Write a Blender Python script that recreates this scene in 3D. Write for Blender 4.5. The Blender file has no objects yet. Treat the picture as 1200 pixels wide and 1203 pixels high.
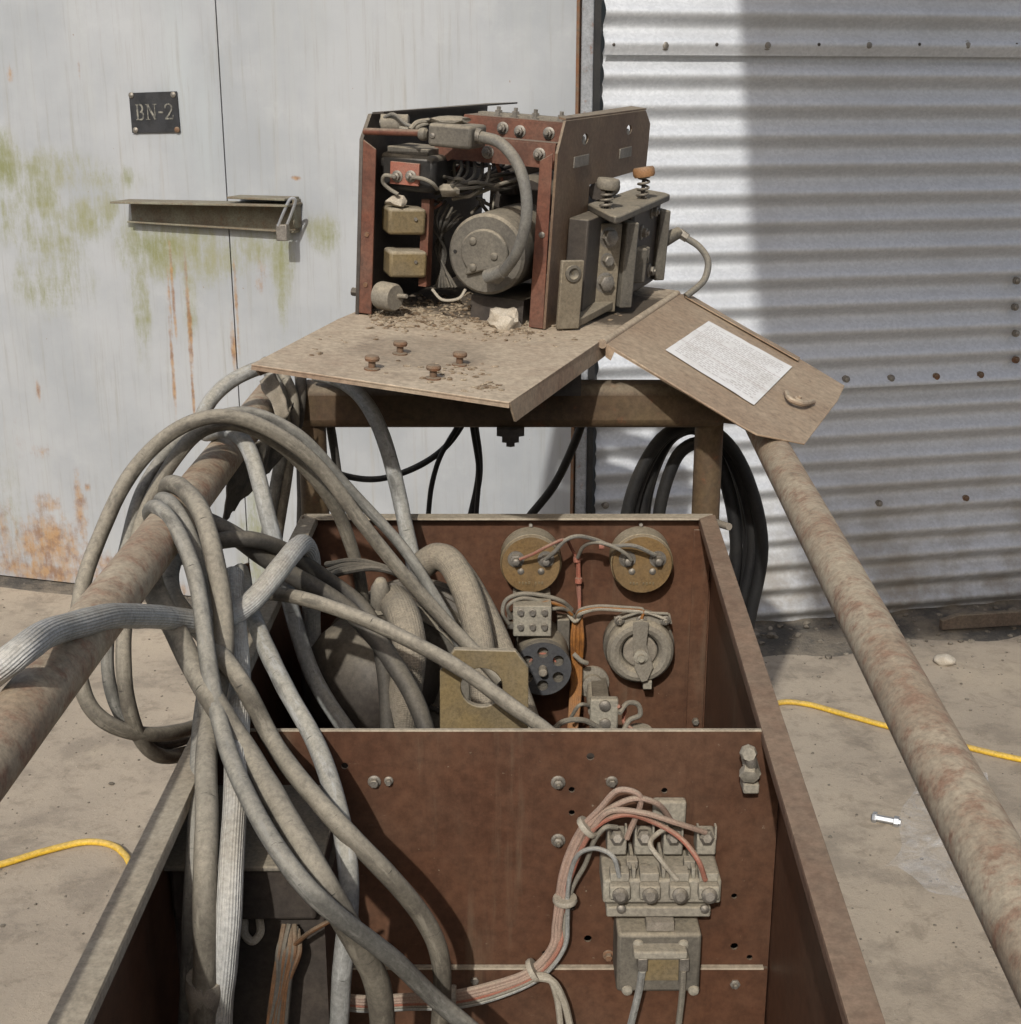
import bpy, bmesh, math, random
from mathutils import Vector, Matrix, noise
random.seed(7)
R_ = math.radians
sc = bpy.context.scene
# ------------------------------------------------------------------ camera
FPX, PITCH, CH = 1600.0, R_(17), 1.55
cd = bpy.data.cameras.new('camera'); cam = bpy.data.objects.new('camera', cd)
sc.collection.objects.link(cam); sc.camera = cam
cam.location = (0, 0, CH); cam.rotation_euler = (R_(90) - PITCH, 0, 0)
cd.sensor_width = 36; cd.sensor_fit = 'HORIZONTAL'; cd.lens = FPX / 1200 * 36
cd.clip_start = .02; cd.clip_end = 500
# ------------------------------------------------------------------ light
LT = Vector((.19, 1.0, -.74)).normalized()          # the way the sunlight travels
SUN = -LT
wd = bpy.data.worlds.new('World'); sc.world = wd; wd.use_nodes = True
nt = wd.node_tree; bg = nt.nodes['Background']
sky = nt.nodes.new('ShaderNodeTexSky'); sky.sky_type = 'NISHITA'; sky.sun_disc = False
sky.sun_elevation = math.asin(SUN.z); sky.sun_rotation = math.atan2(SUN.x, SUN.y)
sky.air_density = 1.0; sky.dust_density = 3.0; sky.ozone_density = .6
nt.links.new(sky.outputs[0], bg.inputs[0]); bg.inputs[1].default_value = .12
sl = bpy.data.lights.new('sun', 'SUN'); sun = bpy.data.objects.new('sun', sl)
sc.collection.objects.link(sun); sl.energy = 2.8; sl.angle = R_(1.0); sl.color = (1, .975, .935)
sun.rotation_euler = LT.to_track_quat('-Z', 'Y').to_euler(); sun.location = (-3, -6, 8)
sc.view_settings.view_transform = 'Standard'; sc.view_settings.look = 'None'
sc.view_settings.exposure = .20; sc.view_settings.gamma = 1
sc.view_settings.use_curve_mapping = False
# ------------------------------------------------------------------ pixel -> direction -> point on a plane
CAM = Vector((0, 0, CH))
def ray(px, py):
    x = (px - 600) / FPX; z = -(py - 601.5) / FPX
    return Vector((x, math.cos(PITCH) + z * math.sin(PITCH), -math.sin(PITCH) + z * math.cos(PITCH)))
def G(px, py, z=0.0):
    d = ray(px, py); return CAM + d * ((z - CH) / d.z)
def W(px, py, y):
    d = ray(px, py); return CAM + d * (y / d.y)
def PLN(px, py, p, n):
    d = ray(px, py); return CAM + d * ((p - CAM).dot(n) / d.dot(n))
# ------------------------------------------------------------------ mesh builder
X, Y, Z = Vector((1, 0, 0)), Vector((0, 1, 0)), Vector((0, 0, 1))
def basis(n):
    n = n.normalized(); a = Z if abs(n.z) < .9 else X
    u = n.cross(a).normalized(); return u, n.cross(u).normalized()
def spline(pts, seg):
    p = [Vector(q) for q in pts]
    if len(p) == 2: return [p[0].lerp(p[1], i / seg) for i in range(seg + 1)]
    p = [p[0] * 2 - p[1]] + p + [p[-1] * 2 - p[-2]]; out = []
    for i in range(1, len(p) - 2):
        a, b, c, d = p[i - 1:i + 3]
        t1 = (b - a).length ** .5 + 1e-6; t2 = t1 + (c - b).length ** .5 + 1e-6; t3 = t2 + (d - c).length ** .5 + 1e-6
        for k in range(seg):
            t = t1 + (t2 - t1) * k / seg
            A1 = a * ((t1 - t) / t1) + b * (t / t1); A2 = b * ((t2 - t) / (t2 - t1)) + c * ((t - t1) / (t2 - t1))
            A3 = c * ((t3 - t) / (t3 - t2)) + d * ((t - t2) / (t3 - t2))
            B1 = A1 * ((t2 - t) / t2) + A2 * (t / t2); B2 = A2 * ((t3 - t) / (t3 - t1)) + A3 * ((t - t1) / (t3 - t1))
            out.append(B1 * ((t2 - t) / (t2 - t1)) + B2 * ((t - t1) / (t2 - t1)))
    out.append(p[-2]); return out
class MB:
    def __init__(s): s.v = []; s.f = []; s.uv = {}
    def add(s, vs, fs, uvs=None):
        o = len(s.v); s.v += [Vector(q) for q in vs]
        for i, f in enumerate(fs):
            if uvs: s.uv[len(s.f)] = uvs[i]
            s.f.append([k + o for k in f])
        return s
    def box(s, c, size, ax=(X, Y, Z)):
        c = Vector(c); a, b, d = [ax[i] * (size[i] / 2) for i in range(3)]
        vs = [c + a * i + b * j + d * k for i in (-1, 1) for j in (-1, 1) for k in (-1, 1)]
        return s.add(vs, [(0, 1, 3, 2), (4, 6, 7, 5), (0, 4, 5, 1), (2, 3, 7, 6), (0, 2, 6, 4), (1, 5, 7, 3)])
    def pbox(s, x0, y0, x1, y1, yf, yb):                     # front face by its pixel corners on the plane Y=yf, going back to yb
        a = W(x0, y0, yf); b = W(x1, y1, yf)
        return s.box(((a.x + b.x) / 2, (yf + yb) / 2, (a.z + b.z) / 2), (abs(b.x - a.x), abs(yb - yf), abs(a.z - b.z)))
    def lathe(s, p, n, prof, k=24):                          # profile of (radius, height) along n
        p = Vector(p); n = Vector(n).normalized(); u, w = basis(n); vs = []; fs = []
        for r, h in prof:
            for i in range(k):
                t = 2 * math.pi * i / k; vs.append(p + n * h + (u * math.cos(t) + w * math.sin(t)) * r)
        for j in range(len(prof) - 1):
            for i in range(k):
                i2 = (i + 1) % k; fs.append((j * k + i, j * k + i2, (j + 1) * k + i2, (j + 1) * k + i))
        fs.append(tuple(range(k))[::-1]); fs.append(tuple((len(prof) - 1) * k + i for i in range(k)))
        return s.add(vs, fs)
    def cyl(s, p0, p1, r, r1=None, k=18):
        p0 = Vector(p0); p1 = Vector(p1); d = p1 - p0
        return s.lathe(p0, d, [(r, 0), (r if r1 is None else r1, d.length)], k)
    def tube(s, pts, r, k=12, seg=7, wob=0.0):
        p = spline(pts, seg); n = len(p); vs = []; fs = []; uvs = []
        t0 = (p[1] - p[0]).normalized(); u, w = basis(t0); ln = 0; L = [0]; sd = random.random() * 99
        for i in range(n):
            t = (p[min(i + 1, n - 1)] - p[max(i - 1, 0)]).normalized()
            u = (u - t * u.dot(t)).normalized(); w = t.cross(u)
            if i: ln += (p[i] - p[i - 1]).length; L.append(ln)
            rr = r[0] + (r[1] - r[0]) * i / (n - 1) if isinstance(r, tuple) else r
            if wob: rr *= 1 + wob * noise.noise(Vector((ln * 25, sd, 0)))
            for j in range(k):
                a = 2 * math.pi * j / k; vs.append(p[i] + (u * math.cos(a) + w * math.sin(a)) * rr)
        for i in range(n - 1):
            for j in range(k):
                j2 = (j + 1) % k; fs.append((i * k + j, i * k + j2, (i + 1) * k + j2, (i + 1) * k + j))
                uvs.append(((L[i], j / k), (L[i], (j + 1) / k), (L[i + 1], (j + 1) / k), (L[i + 1], j / k)))
        fs.append(tuple(range(k))[::-1]); uvs.append([(0, 0)] * k)
        fs.append(tuple((n - 1) * k + j for j in range(k))); uvs.append([(0, 0)] * k)
        return s.add(vs, fs, uvs)
    def prism(s, pts, th):                                   # planar polygon thickened by the vector th
        n = len(pts); p = [Vector(q) for q in pts]; q = [a + th for a in p]
        fs = [tuple(range(n)), tuple(range(2 * n - 1, n - 1, -1))] + [(i, i + n, (i + 1) % n + n, (i + 1) % n) for i in range(n)]
        return s.add(p + q, fs)
    def sheet(s, pts, th, holes):                            # polygon with round or free holes, thickened by th
        bm = bmesh.new(); loops = [pts] + holes; es = []
        for lp in loops:
            vs = [bm.verts.new(q) for q in lp]
            es += [bm.edges.new((vs[i], vs[(i + 1) % len(vs)])) for i in range(len(vs))]
        bmesh.ops.triangle_fill(bm, use_beauty=True, use_dissolve=False, edges=es)
        bm.verts.ensure_lookup_table(); bm.verts.index_update()
        vs = [v.co.copy() for v in bm.verts]; n = len(vs); fs = [tuple(v.index for v in f.verts) for f in bm.faces]
        al = fs + [tuple(i + n for i in f[::-1]) for f in fs]
        for e in bm.edges:
            if len(e.link_faces) == 1: a, b = e.verts[0].index, e.verts[1].index; al.append((a, b, b + n, a + n))
        bm.free(); return s.add(vs + [v + th for v in vs], al)
    def bolt(s, p, n, r=.007, h=.006, washer=True, stud=0):
        p = Vector(p); n = Vector(n).normalized()
        if washer: s.lathe(p - n * .001, n, [(r * 1.45, 0), (r * 1.45, .0025), (r * 1.2, .0032)], 14)
        q = p + n * .002; s.lathe(q, n, [(r, 0), (r, h), (r * .8, h * 1.15)], 6)
        if stud: s.lathe(q + n * h, n, [(r * .5, 0), (r * .5, stud), (r * .35, stud + .001)], 8)
        return s
    def rock(s, c, size, seed, sub=2, rough=.35):
        bm = bmesh.new(); bmesh.ops.create_icosphere(bm, subdivisions=sub, radius=1)
        for v in bm.verts:
            d = 1 + rough * noise.noise(v.co * 1.3 + Vector((seed, seed * 2.1, 0))) + rough * .4 * noise.noise(v.co * 4 + Vector((seed, 0, 3)))
            v.co = Vector((v.co.x * size[0], v.co.y * size[1], v.co.z * size[2])) * d + Vector(c)
        bm.verts.index_update(); s.add([v.co.copy() for v in bm.verts], [tuple(v.index for v in f.verts) for f in bm.faces]); bm.free(); return s
    def build(s, name, m, parent=None, bevel=0, smooth=40, fix=True):
        me = bpy.data.meshes.new(name)
        lo = Vector([min(v[i] for v in s.v) for i in range(3)]); hi = Vector([max(v[i] for v in s.v) for i in range(3)])
        c = Vector(((lo.x + hi.x) / 2, (lo.y + hi.y) / 2, lo.z))
        me.from_pydata([v - c for v in s.v], [], s.f)
        if s.uv:
            ul = me.uv_layers.new(name='UVMap')
            for pi, pl in enumerate(me.polygons):
                if pi in s.uv:
                    for k, li in enumerate(pl.loop_indices): ul.data[li].uv = s.uv[pi][k]
        if fix:
            bm = bmesh.new(); bm.from_mesh(me); bmesh.ops.recalc_face_normals(bm, faces=bm.faces); bm.to_mesh(me); bm.free()
        if smooth: me.shade_smooth(); me.set_sharp_from_angle(angle=R_(smooth))
        me.materials.append(MAT[m]); o = bpy.data.objects.new(name, me); sc.collection.objects.link(o)
        o.location = c
        if parent: o.parent = parent; o.location = c - origin(parent)
        if bevel:
            b = o.modifiers.new('bevel', 'BEVEL'); b.width = bevel; b.segments = 2; b.limit_method = 'ANGLE'; b.angle_limit = R_(50)
        return o
def origin(o):
    p = Vector(o.location)
    while o.parent: o = o.parent; p += Vector(o.location)
    return p
def tag(o, label, cat, group=None, kind=None):
    if label: o['label'] = label
    if cat: o['category'] = cat
    if group: o['group'] = group
    if kind: o['kind'] = kind
    return o
def thing(name, loc, label, cat, group=None):
    o = bpy.data.objects.new(name, None); sc.collection.objects.link(o); o.location = loc; o.empty_display_size = .05
    return tag(o, label, cat, group)
# ------------------------------------------------------------------ materials
MAT = {}
class NG:
    def __init__(s, name):
        m = bpy.data.materials.new(name); m.use_nodes = True; s.t = m.node_tree; s.n = s.t.nodes; s.b = s.n['Principled BSDF']; MAT[name] = m
        s.pos = s.n.new('ShaderNodeNewGeometry')
    def link(s, a, b): s.t.links.new(a, b)
    def put(s, sock, v):
        if hasattr(v, 'links'): s.link(v, sock)
        elif isinstance(v, (tuple, list)) and len(v) == 3 and len(sock.default_value) == 4: sock.default_value = (*v, 1)
        else: sock.default_value = v
    def noise(s, scale, detail=5, rough=.6, vec=None, stretch=None, dist=0):
        n = s.n.new('ShaderNodeTexNoise'); n.inputs['Scale'].default_value = scale; n.inputs['Detail'].default_value = detail
        n.inputs['Roughness'].default_value = rough; n.inputs['Distortion'].default_value = dist
        v = vec or s.pos.outputs['Position']
        if stretch:
            mp = s.n.new('ShaderNodeMapping'); mp.inputs['Scale'].default_value = stretch; s.link(v, mp.inputs[0]); v = mp.outputs[0]
        s.link(v, n.inputs['Vector']); return n.outputs['Fac']
    def rng(s, v, a, b, c=0, d=1):
        n = s.n.new('ShaderNodeMapRange'); n.interpolation_type = 'SMOOTHSTEP'
        for i, q in zip((0, 1, 2, 3, 4), (v, a, b, c, d)): s.put(n.inputs[i], q)
        return n.outputs[0]
    def math(s, op, a, b=0.0, clamp=False):
        n = s.n.new('ShaderNodeMath'); n.operation = op; n.use_clamp = clamp; s.put(n.inputs[0], a); s.put(n.inputs[1], b); return n.outputs[0]
    def mix(s, f, a, b):
        n = s.n.new('ShaderNodeMix'); n.data_type = 'RGBA'; s.put(n.inputs[0], f); s.put(n.inputs[6], a); s.put(n.inputs[7], b); return n.outputs[2]
    def nz(s):
        n = s.n.new('ShaderNodeSeparateXYZ'); s.link(s.pos.outputs['Normal'], n.inputs[0]); return n.outputs[2]
    def bump(s, h, strength=.2, dist=.002, prev=None):
        n = s.n.new('ShaderNodeBump'); n.inputs['Strength'].default_value = strength; n.inputs['Distance'].default_value = dist
        s.link(h, n.inputs['Height'])
        if prev: s.link(prev, n.inputs['Normal'])
        return n.outputs[0]
    def uv(s):
        n = s.n.new('ShaderNodeUVMap'); n.uv_map = 'UVMap'; return n.outputs[0]
    def out(s, col, rough=.7, metal=0, nrm=None, spec=.35):
        s.put(s.b.inputs['Base Color'], col); s.put(s.b.inputs['Roughness'], rough); s.put(s.b.inputs['Metallic'], metal)
        s.b.inputs['Specular IOR Level'].default_value = spec
        if nrm: s.link(nrm, s.b.inputs['Normal'])
DUST = (.285, .245, .178)
def mat(name, c1, c2, rough=.7, metal=0, scale=9, dust=.6, film=.2, rust=0, rustcol=(.16, .06, .025), bump=.15, fine=350, dustcol=DUST, spec=.3, grime=.35):
    g = NG(name); col = g.mix(g.rng(g.noise(scale, 6, .65), .35, .65), c1, c2)
    if rust:
        f = g.rng(g.noise(scale * 4, 9, .75), .60 - rust * .3, .76 - rust * .25); col = g.mix(g.math('MULTIPLY', f, .9), col, rustcol)
    d = g.noise(scale * 3.3, 8, .7); up = g.rng(g.nz(), .05, .85)
    f = g.math('ADD', g.math('MULTIPLY', up, g.rng(d, .25, .6, dust * .5, dust)), g.math('MULTIPLY', g.rng(g.noise(scale * .8, 7, .7), .35, .7), film * .55), True)
    col = g.mix(f, col, dustcol)
    gr = g.noise(scale * 14, 7, .75); hs = g.n.new('ShaderNodeHueSaturation'); g.link(g.rng(gr, .25, .75, .72, 1.3), hs.inputs['Value']); g.put(hs.inputs['Color'], col); col = hs.outputs[0]
    gm = g.rng(g.noise(scale * 1.7, 9, .72, dist=.4), .56, .72, 0, grime); col = g.mix(gm, col, (.03, .026, .022))
    n = g.bump(g.noise(fine, 4, .7), bump, .0015)
    g.out(col, g.math('ADD', rough, g.math('MULTIPLY', f, .3), True), metal, n, spec); return g
mat('primer', (.094, .043, .0235), (.074, .034, .0195), .45, scale=5, dust=.7, film=.20, bump=.08, dustcol=(.19, .155, .11), grime=.10)
g = MAT['primer']; q = NG.__new__(NG); q.t = g.node_tree; q.n = q.t.nodes; q.b = q.n['Principled BSDF']; q.pos = [x for x in q.n if x.type == 'NEW_GEOMETRY'][0]
c_ = q.b.inputs['Base Color'].links[0].from_socket
c_ = q.mix(q.rng(q.noise(1, 7, .65, None, (26, 26, 2.2)), .55, .74, 0, .45), c_, (.16, .125, .085)); c_ = q.mix(q.rng(q.noise(1, 6, .65, None, (45, 45, 3)), .60, .75, 0, .5), c_, (.035, .018, .012))
c_ = q.mix(q.rng(q.noise(150, 4, .6), .70, .75, 0, .6), c_, (.24, .20, .15)); c_ = q.mix(q.rng(q.noise(1, 3, .5, None, (60, 60, 420)), .74, .78, 0, .35), c_, (.22, .17, .13)); q.put(q.b.inputs['Base Color'], c_)
mat('primer_bright', (.135, .048, .028), (.085, .034, .022), .6, scale=12, dust=.6, film=.22, bump=.1, grime=.55)
mat('rim_dust', (.42, .365, .28), (.33, .27, .20), .8, scale=10, dust=.6, film=.3, grime=.2)
mat('rim_brown', (.20, .118, .075), (.15, .08, .05), .7, scale=7, dust=.35, film=.2, grime=.25)
mat('dark_plate', (.035, .030, .027), (.05, .04, .033), .5, scale=8, dust=.5, film=.12)
mat('bracket_steel', (.19, .16, .115), (.14, .115, .08), .6, scale=14, dust=.6, film=.25)
mat('feeder_plate', (.150, .098, .060), (.115, .070, .044), .55, scale=9, dust=.6, film=.3)
mat('tray_steel', (.28, .215, .15), (.23, .155, .105), .7, scale=7, dust=.8, film=.5, rust=.12, bump=.3, dustcol=(.42, .345, .25), grime=.25)
mat('lid_steel', (.35, .265, .18), (.27, .185, .12), .65, scale=6, dust=.4, film=.25, rust=.1, rustcol=(.10, .055, .03), bump=.15, dustcol=(.33, .265, .19), grime=.3)
mat('frame_paint', (.092, .062, .030), (.072, .044, .025), .6, scale=8, dust=.5, film=.15, rust=.1)
mat('rail_paint', (.40, .33, .235), (.29, .21, .14), .65, scale=11, dust=.25, film=.15, rust=.44, rustcol=(.25, .13, .08), grime=.3, bump=.35, fine=180)
mat('grey_part', (.11, .10, .082), (.08, .072, .06), .6, scale=14, dust=.85, film=.25, grime=.5)
mat('dusty_grey', (.20, .18, .145), (.15, .135, .11), .75, scale=18, dust=.8, film=.3, bump=.2)
mat('contactor', (.27, .25, .20), (.21, .19, .155), .75, scale=16, dust=.7, film=.3)
mat('bakelite', (.012, .012, .013), (.02, .02, .02), .4, scale=12, dust=.6, film=.1)
mat('switch_face', (.045, .047, .052), (.06, .062, .066), .5, scale=14, dust=.5, film=.15)
mat('wire_brown', (.10, .045, .018), (.06, .032, .016), .7, scale=40, dust=.4, film=.1)
mat('wire_pink', (.33, .225, .175), (.26, .185, .145), .7, scale=40, dust=.5, film=.25)
mat('brass_disc', (.17, .105, .042), (.13, .082, .035), .5, scale=20, dust=.7, film=.2)
mat('relay_can', (.17, .125, .058), (.13, .10, .055), .55, scale=16, dust=.95, film=.3)
mat('bolt_steel', (.26, .24, .21), (.16, .145, .125), .5, .6, scale=40, dust=.6, film=.25)
mat('bright_steel', (.46, .47, .48), (.38, .39, .40), .35, .6, scale=60, dust=0, film=.0, bump=.02)
mat('rusty_bolt', (.13, .085, .055), (.17, .075, .035), .8, .2, scale=50, dust=.5, film=.3)
mat('cable_dark', (.040, .037, .033), (.055, .05, .043), .6, scale=16, dust=.35, film=.15)
mat('cable_black', (.008, .008, .009), (.013, .013, .013), .6, scale=14, dust=.25, film=.05, bump=.06)
mat('conduit', (.14, .135, .12), (.10, .095, .085), .6, scale=20, dust=.5, film=.3)
mat('wire_grey', (.21, .195, .16), (.16, .145, .12), .7, scale=40, dust=.5, film=.3)
mat('wire_red', (.30, .10, .065), (.24, .11, .08), .65, scale=40, dust=.5, film=.3)
mat('wire_white', (.36, .33, .27), (.28, .25, .20), .7, scale=40, dust=.5, film=.3)
mat('wire_orange', (.30, .125, .03), (.17, .07, .022), .6, scale=60, dust=.4, film=.1)
mat('yellow_cord', (.72, .46, .035), (.58, .36, .035), .5, scale=12, dust=.35, film=.25, bump=.08, grime=.6)
mat('rag', (.05, .045, .038), (.10, .088, .07), .9, scale=30, dust=.4, film=.3, bump=.5, fine=160)
mat('stone', (.47, .42, .34), (.36, .31, .24), .9, scale=40, dust=.1, film=.1, bump=.6, fine=160)
mat('gravel', (.34, .28, .20), (.13, .085, .05), .95, scale=55, dust=.1, film=.1, bump=.4)
mat('rubble', (.20, .175, .14), (.09, .075, .06), .95, scale=30, dust=.2, film=.1, bump=.4)
mat('cap_orange', (.30, .155, .065), (.22, .11, .05), .6, scale=30, dust=.45, film=.2)
mat('plank', (.13, .095, .07), (.08, .06, .045), .85, scale=9, dust=.4, film=.3, bump=.4)
mat('post_steel', (.25, .26, .27), (.19, .195, .20), .55, scale=9, dust=.1, film=.05, rust=.16)
mat('algae_steel', (.19, .182, .135), (.14, .115, .08), .6, scale=15, dust=.3, film=.15, rust=.22, rustcol=(.18, .10, .05))
mat('sign_black', (.016, .017, .019), (.028, .029, .032), .45, scale=30, dust=.2, film=.05)
mat('sign_letter', (.24, .23, .19), (.05, .05, .048), .6, scale=75, dust=0, film=0)
mat('tyre', (.02, .02, .02), (.03, .03, .03), .8, scale=12)
mat('fabric_strap', (.24, .21, .17), (.17, .15, .12), .9, scale=60, dust=.3, film=.3, bump=.5)
# ribbed and woven hoses: fine relief from the tube's own UV
def hose(name, c1, c2, ribs, weave, bs):
    g = mat(name, c1, c2, .75, scale=14, dust=.45, film=.3)
    sp = g.n.new('ShaderNodeSeparateXYZ'); g.link(g.uv(), sp.inputs[0])
    h = g.math('SINE', g.math('MULTIPLY', sp.outputs[1], ribs * 2 * math.pi))
    if weave: h = g.math('MULTIPLY', g.math('SINE', g.math('ADD', g.math('MULTIPLY', sp.outputs[1], ribs * 2 * math.pi), g.math('MULTIPLY', sp.outputs[0], weave))),
                         g.math('SINE', g.math('SUBTRACT', g.math('MULTIPLY', sp.outputs[1], ribs * 2 * math.pi), g.math('MULTIPLY', sp.outputs[0], weave))))
    g.link(g.bump(g.math('ADD', g.math('MULTIPLY', h, .5), g.math('MULTIPLY', g.noise(500, 3), .4)), bs, .0012), g.b.inputs['Normal'])
def sheath(name, c1, c2, c3, film, dustcol):
    g = mat(name, tuple(x * .78 for x in c1), tuple(x * .70 for x in c2), .65, scale=13, dust=.75, film=film, dustcol=tuple(x * 1.12 for x in dustcol), grime=.5); uv = g.uv()
    col = g.b.inputs['Base Color'].links[0].from_socket
    col = g.mix(g.rng(g.noise(1, 7, .7, uv, (24, 7, 1)), .50, .66, 0, .65), col, c3)
    col = g.mix(g.rng(g.noise(1, 4, .6, uv, (190, 1.6, 1)), .66, .71, 0, .8), col, (.03, .027, .023))
    col = g.mix(g.rng(g.noise(1, 5, .7, uv, (9, 1.5, 1)), .56, .68, 0, .6), col, (.055, .05, .043)); g.put(g.b.inputs['Base Color'], col)
    g.link(g.bump(g.math('ADD', g.noise(1, 6, .7, uv, (220, 14, 1)), g.noise(260, 5, .7)), .35, .0014), g.b.inputs['Normal'])
sheath('cable_tan', (.180, .160, .124), (.128, .112, .088), (.255, .230, .180), .3, (.275, .245, .190))
sheath('cable_grey', (.175, .17, .15), (.125, .12, .105), (.26, .25, .22), .25, (.27, .25, .205))
sheath('hose_grey', (.32, .322, .305), (.25, .25, .235), (.40, .40, .38), .25, (.29, .27, .22))
hose('hose_ribbed', (.47, .47, .445), (.37, .365, .335), 26, 0, .5)
hose('hose_woven', (.235, .20, .15), (.17, .15, .12), 17, 1100, .55)
# corrugated zinc sheet
g = NG('zinc'); v = g.n.new('ShaderNodeTexVoronoi'); v.inputs['Scale'].default_value = 150; g.link(g.pos.outputs['Position'], v.inputs['Vector'])
sp = g.n.new('ShaderNodeSeparateColor'); g.link(v.outputs['Color'], sp.inputs[0])
col = g.mix(g.rng(sp.outputs[0], 0, 1), (.475, .490, .505), (.55, .565, .58))
col = g.mix(g.rng(g.noise(2.2, 7, .65, stretch=(1, 1, .5)), .42, .72, 0, .45), col, (.37, .375, .38))
col = g.mix(g.rng(g.noise(9, 8, .7, stretch=(1, 1, .18)), .62, .80, 0, .4), col, (.33, .29, .23))
hz = g.n.new('ShaderNodeSeparateXYZ'); g.link(g.pos.outputs['Position'], hz.inputs[0])
low = g.rng(hz.outputs[2], .75, .05)
col = g.mix(g.math('MULTIPLY', low, g.rng(g.noise(7, 7, .7), .35, .65, .1, .75)), col, (.22, .185, .135))
g.out(col, g.rng(g.noise(12, 5), .3, .7, .42, .62), .15, g.bump(g.noise(60, 6), .10, .003), .45)
# concrete ground
g = NG('concrete'); big = g.noise(1.1, 8, .62); med = g.noise(5, 9, .68); fin = g.noise(95, 8, .8)
col = g.mix(g.rng(big, .35, .65), (.43, .36, .272), (.345, .29, .222))
col = g.mix(g.rng(g.noise(13, 9, .75, dist=.5), .50, .66, 0, .55), col, (.20, .165, .122))
col = g.mix(g.rng(med, .48, .62, 0, .5), col, (.19, .16, .125))
col = g.mix(g.rng(g.noise(2.3, 8, .7, dist=.6), .55, .68, 0, .6), col, (.43, .36, .265))
col = g.mix(g.rng(fin, .55, .72, 0, .65), col, (.09, .08, .07)); col = g.mix(g.rng(g.noise(170, 3), .66, .72, 0, .7), col, (.48, .44, .37))
n = g.bump(g.math('ADD', med, g.math('MULTIPLY', fin, .5)), .5, .012)
g.out(col, .88, 0, n, .25)
g = NG('dirt'); col = g.mix(g.rng(g.noise(7, 9, .7), .38, .62), (.085, .078, .068), (.20, .17, .13))
col = g.mix(g.rng(g.noise(40, 6, .7), .6, .7, 0, .7), col, (.38, .34, .28)); g.out(col, .95, 0, g.bump(g.noise(35, 8, .7), .8, .015), .2)
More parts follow.
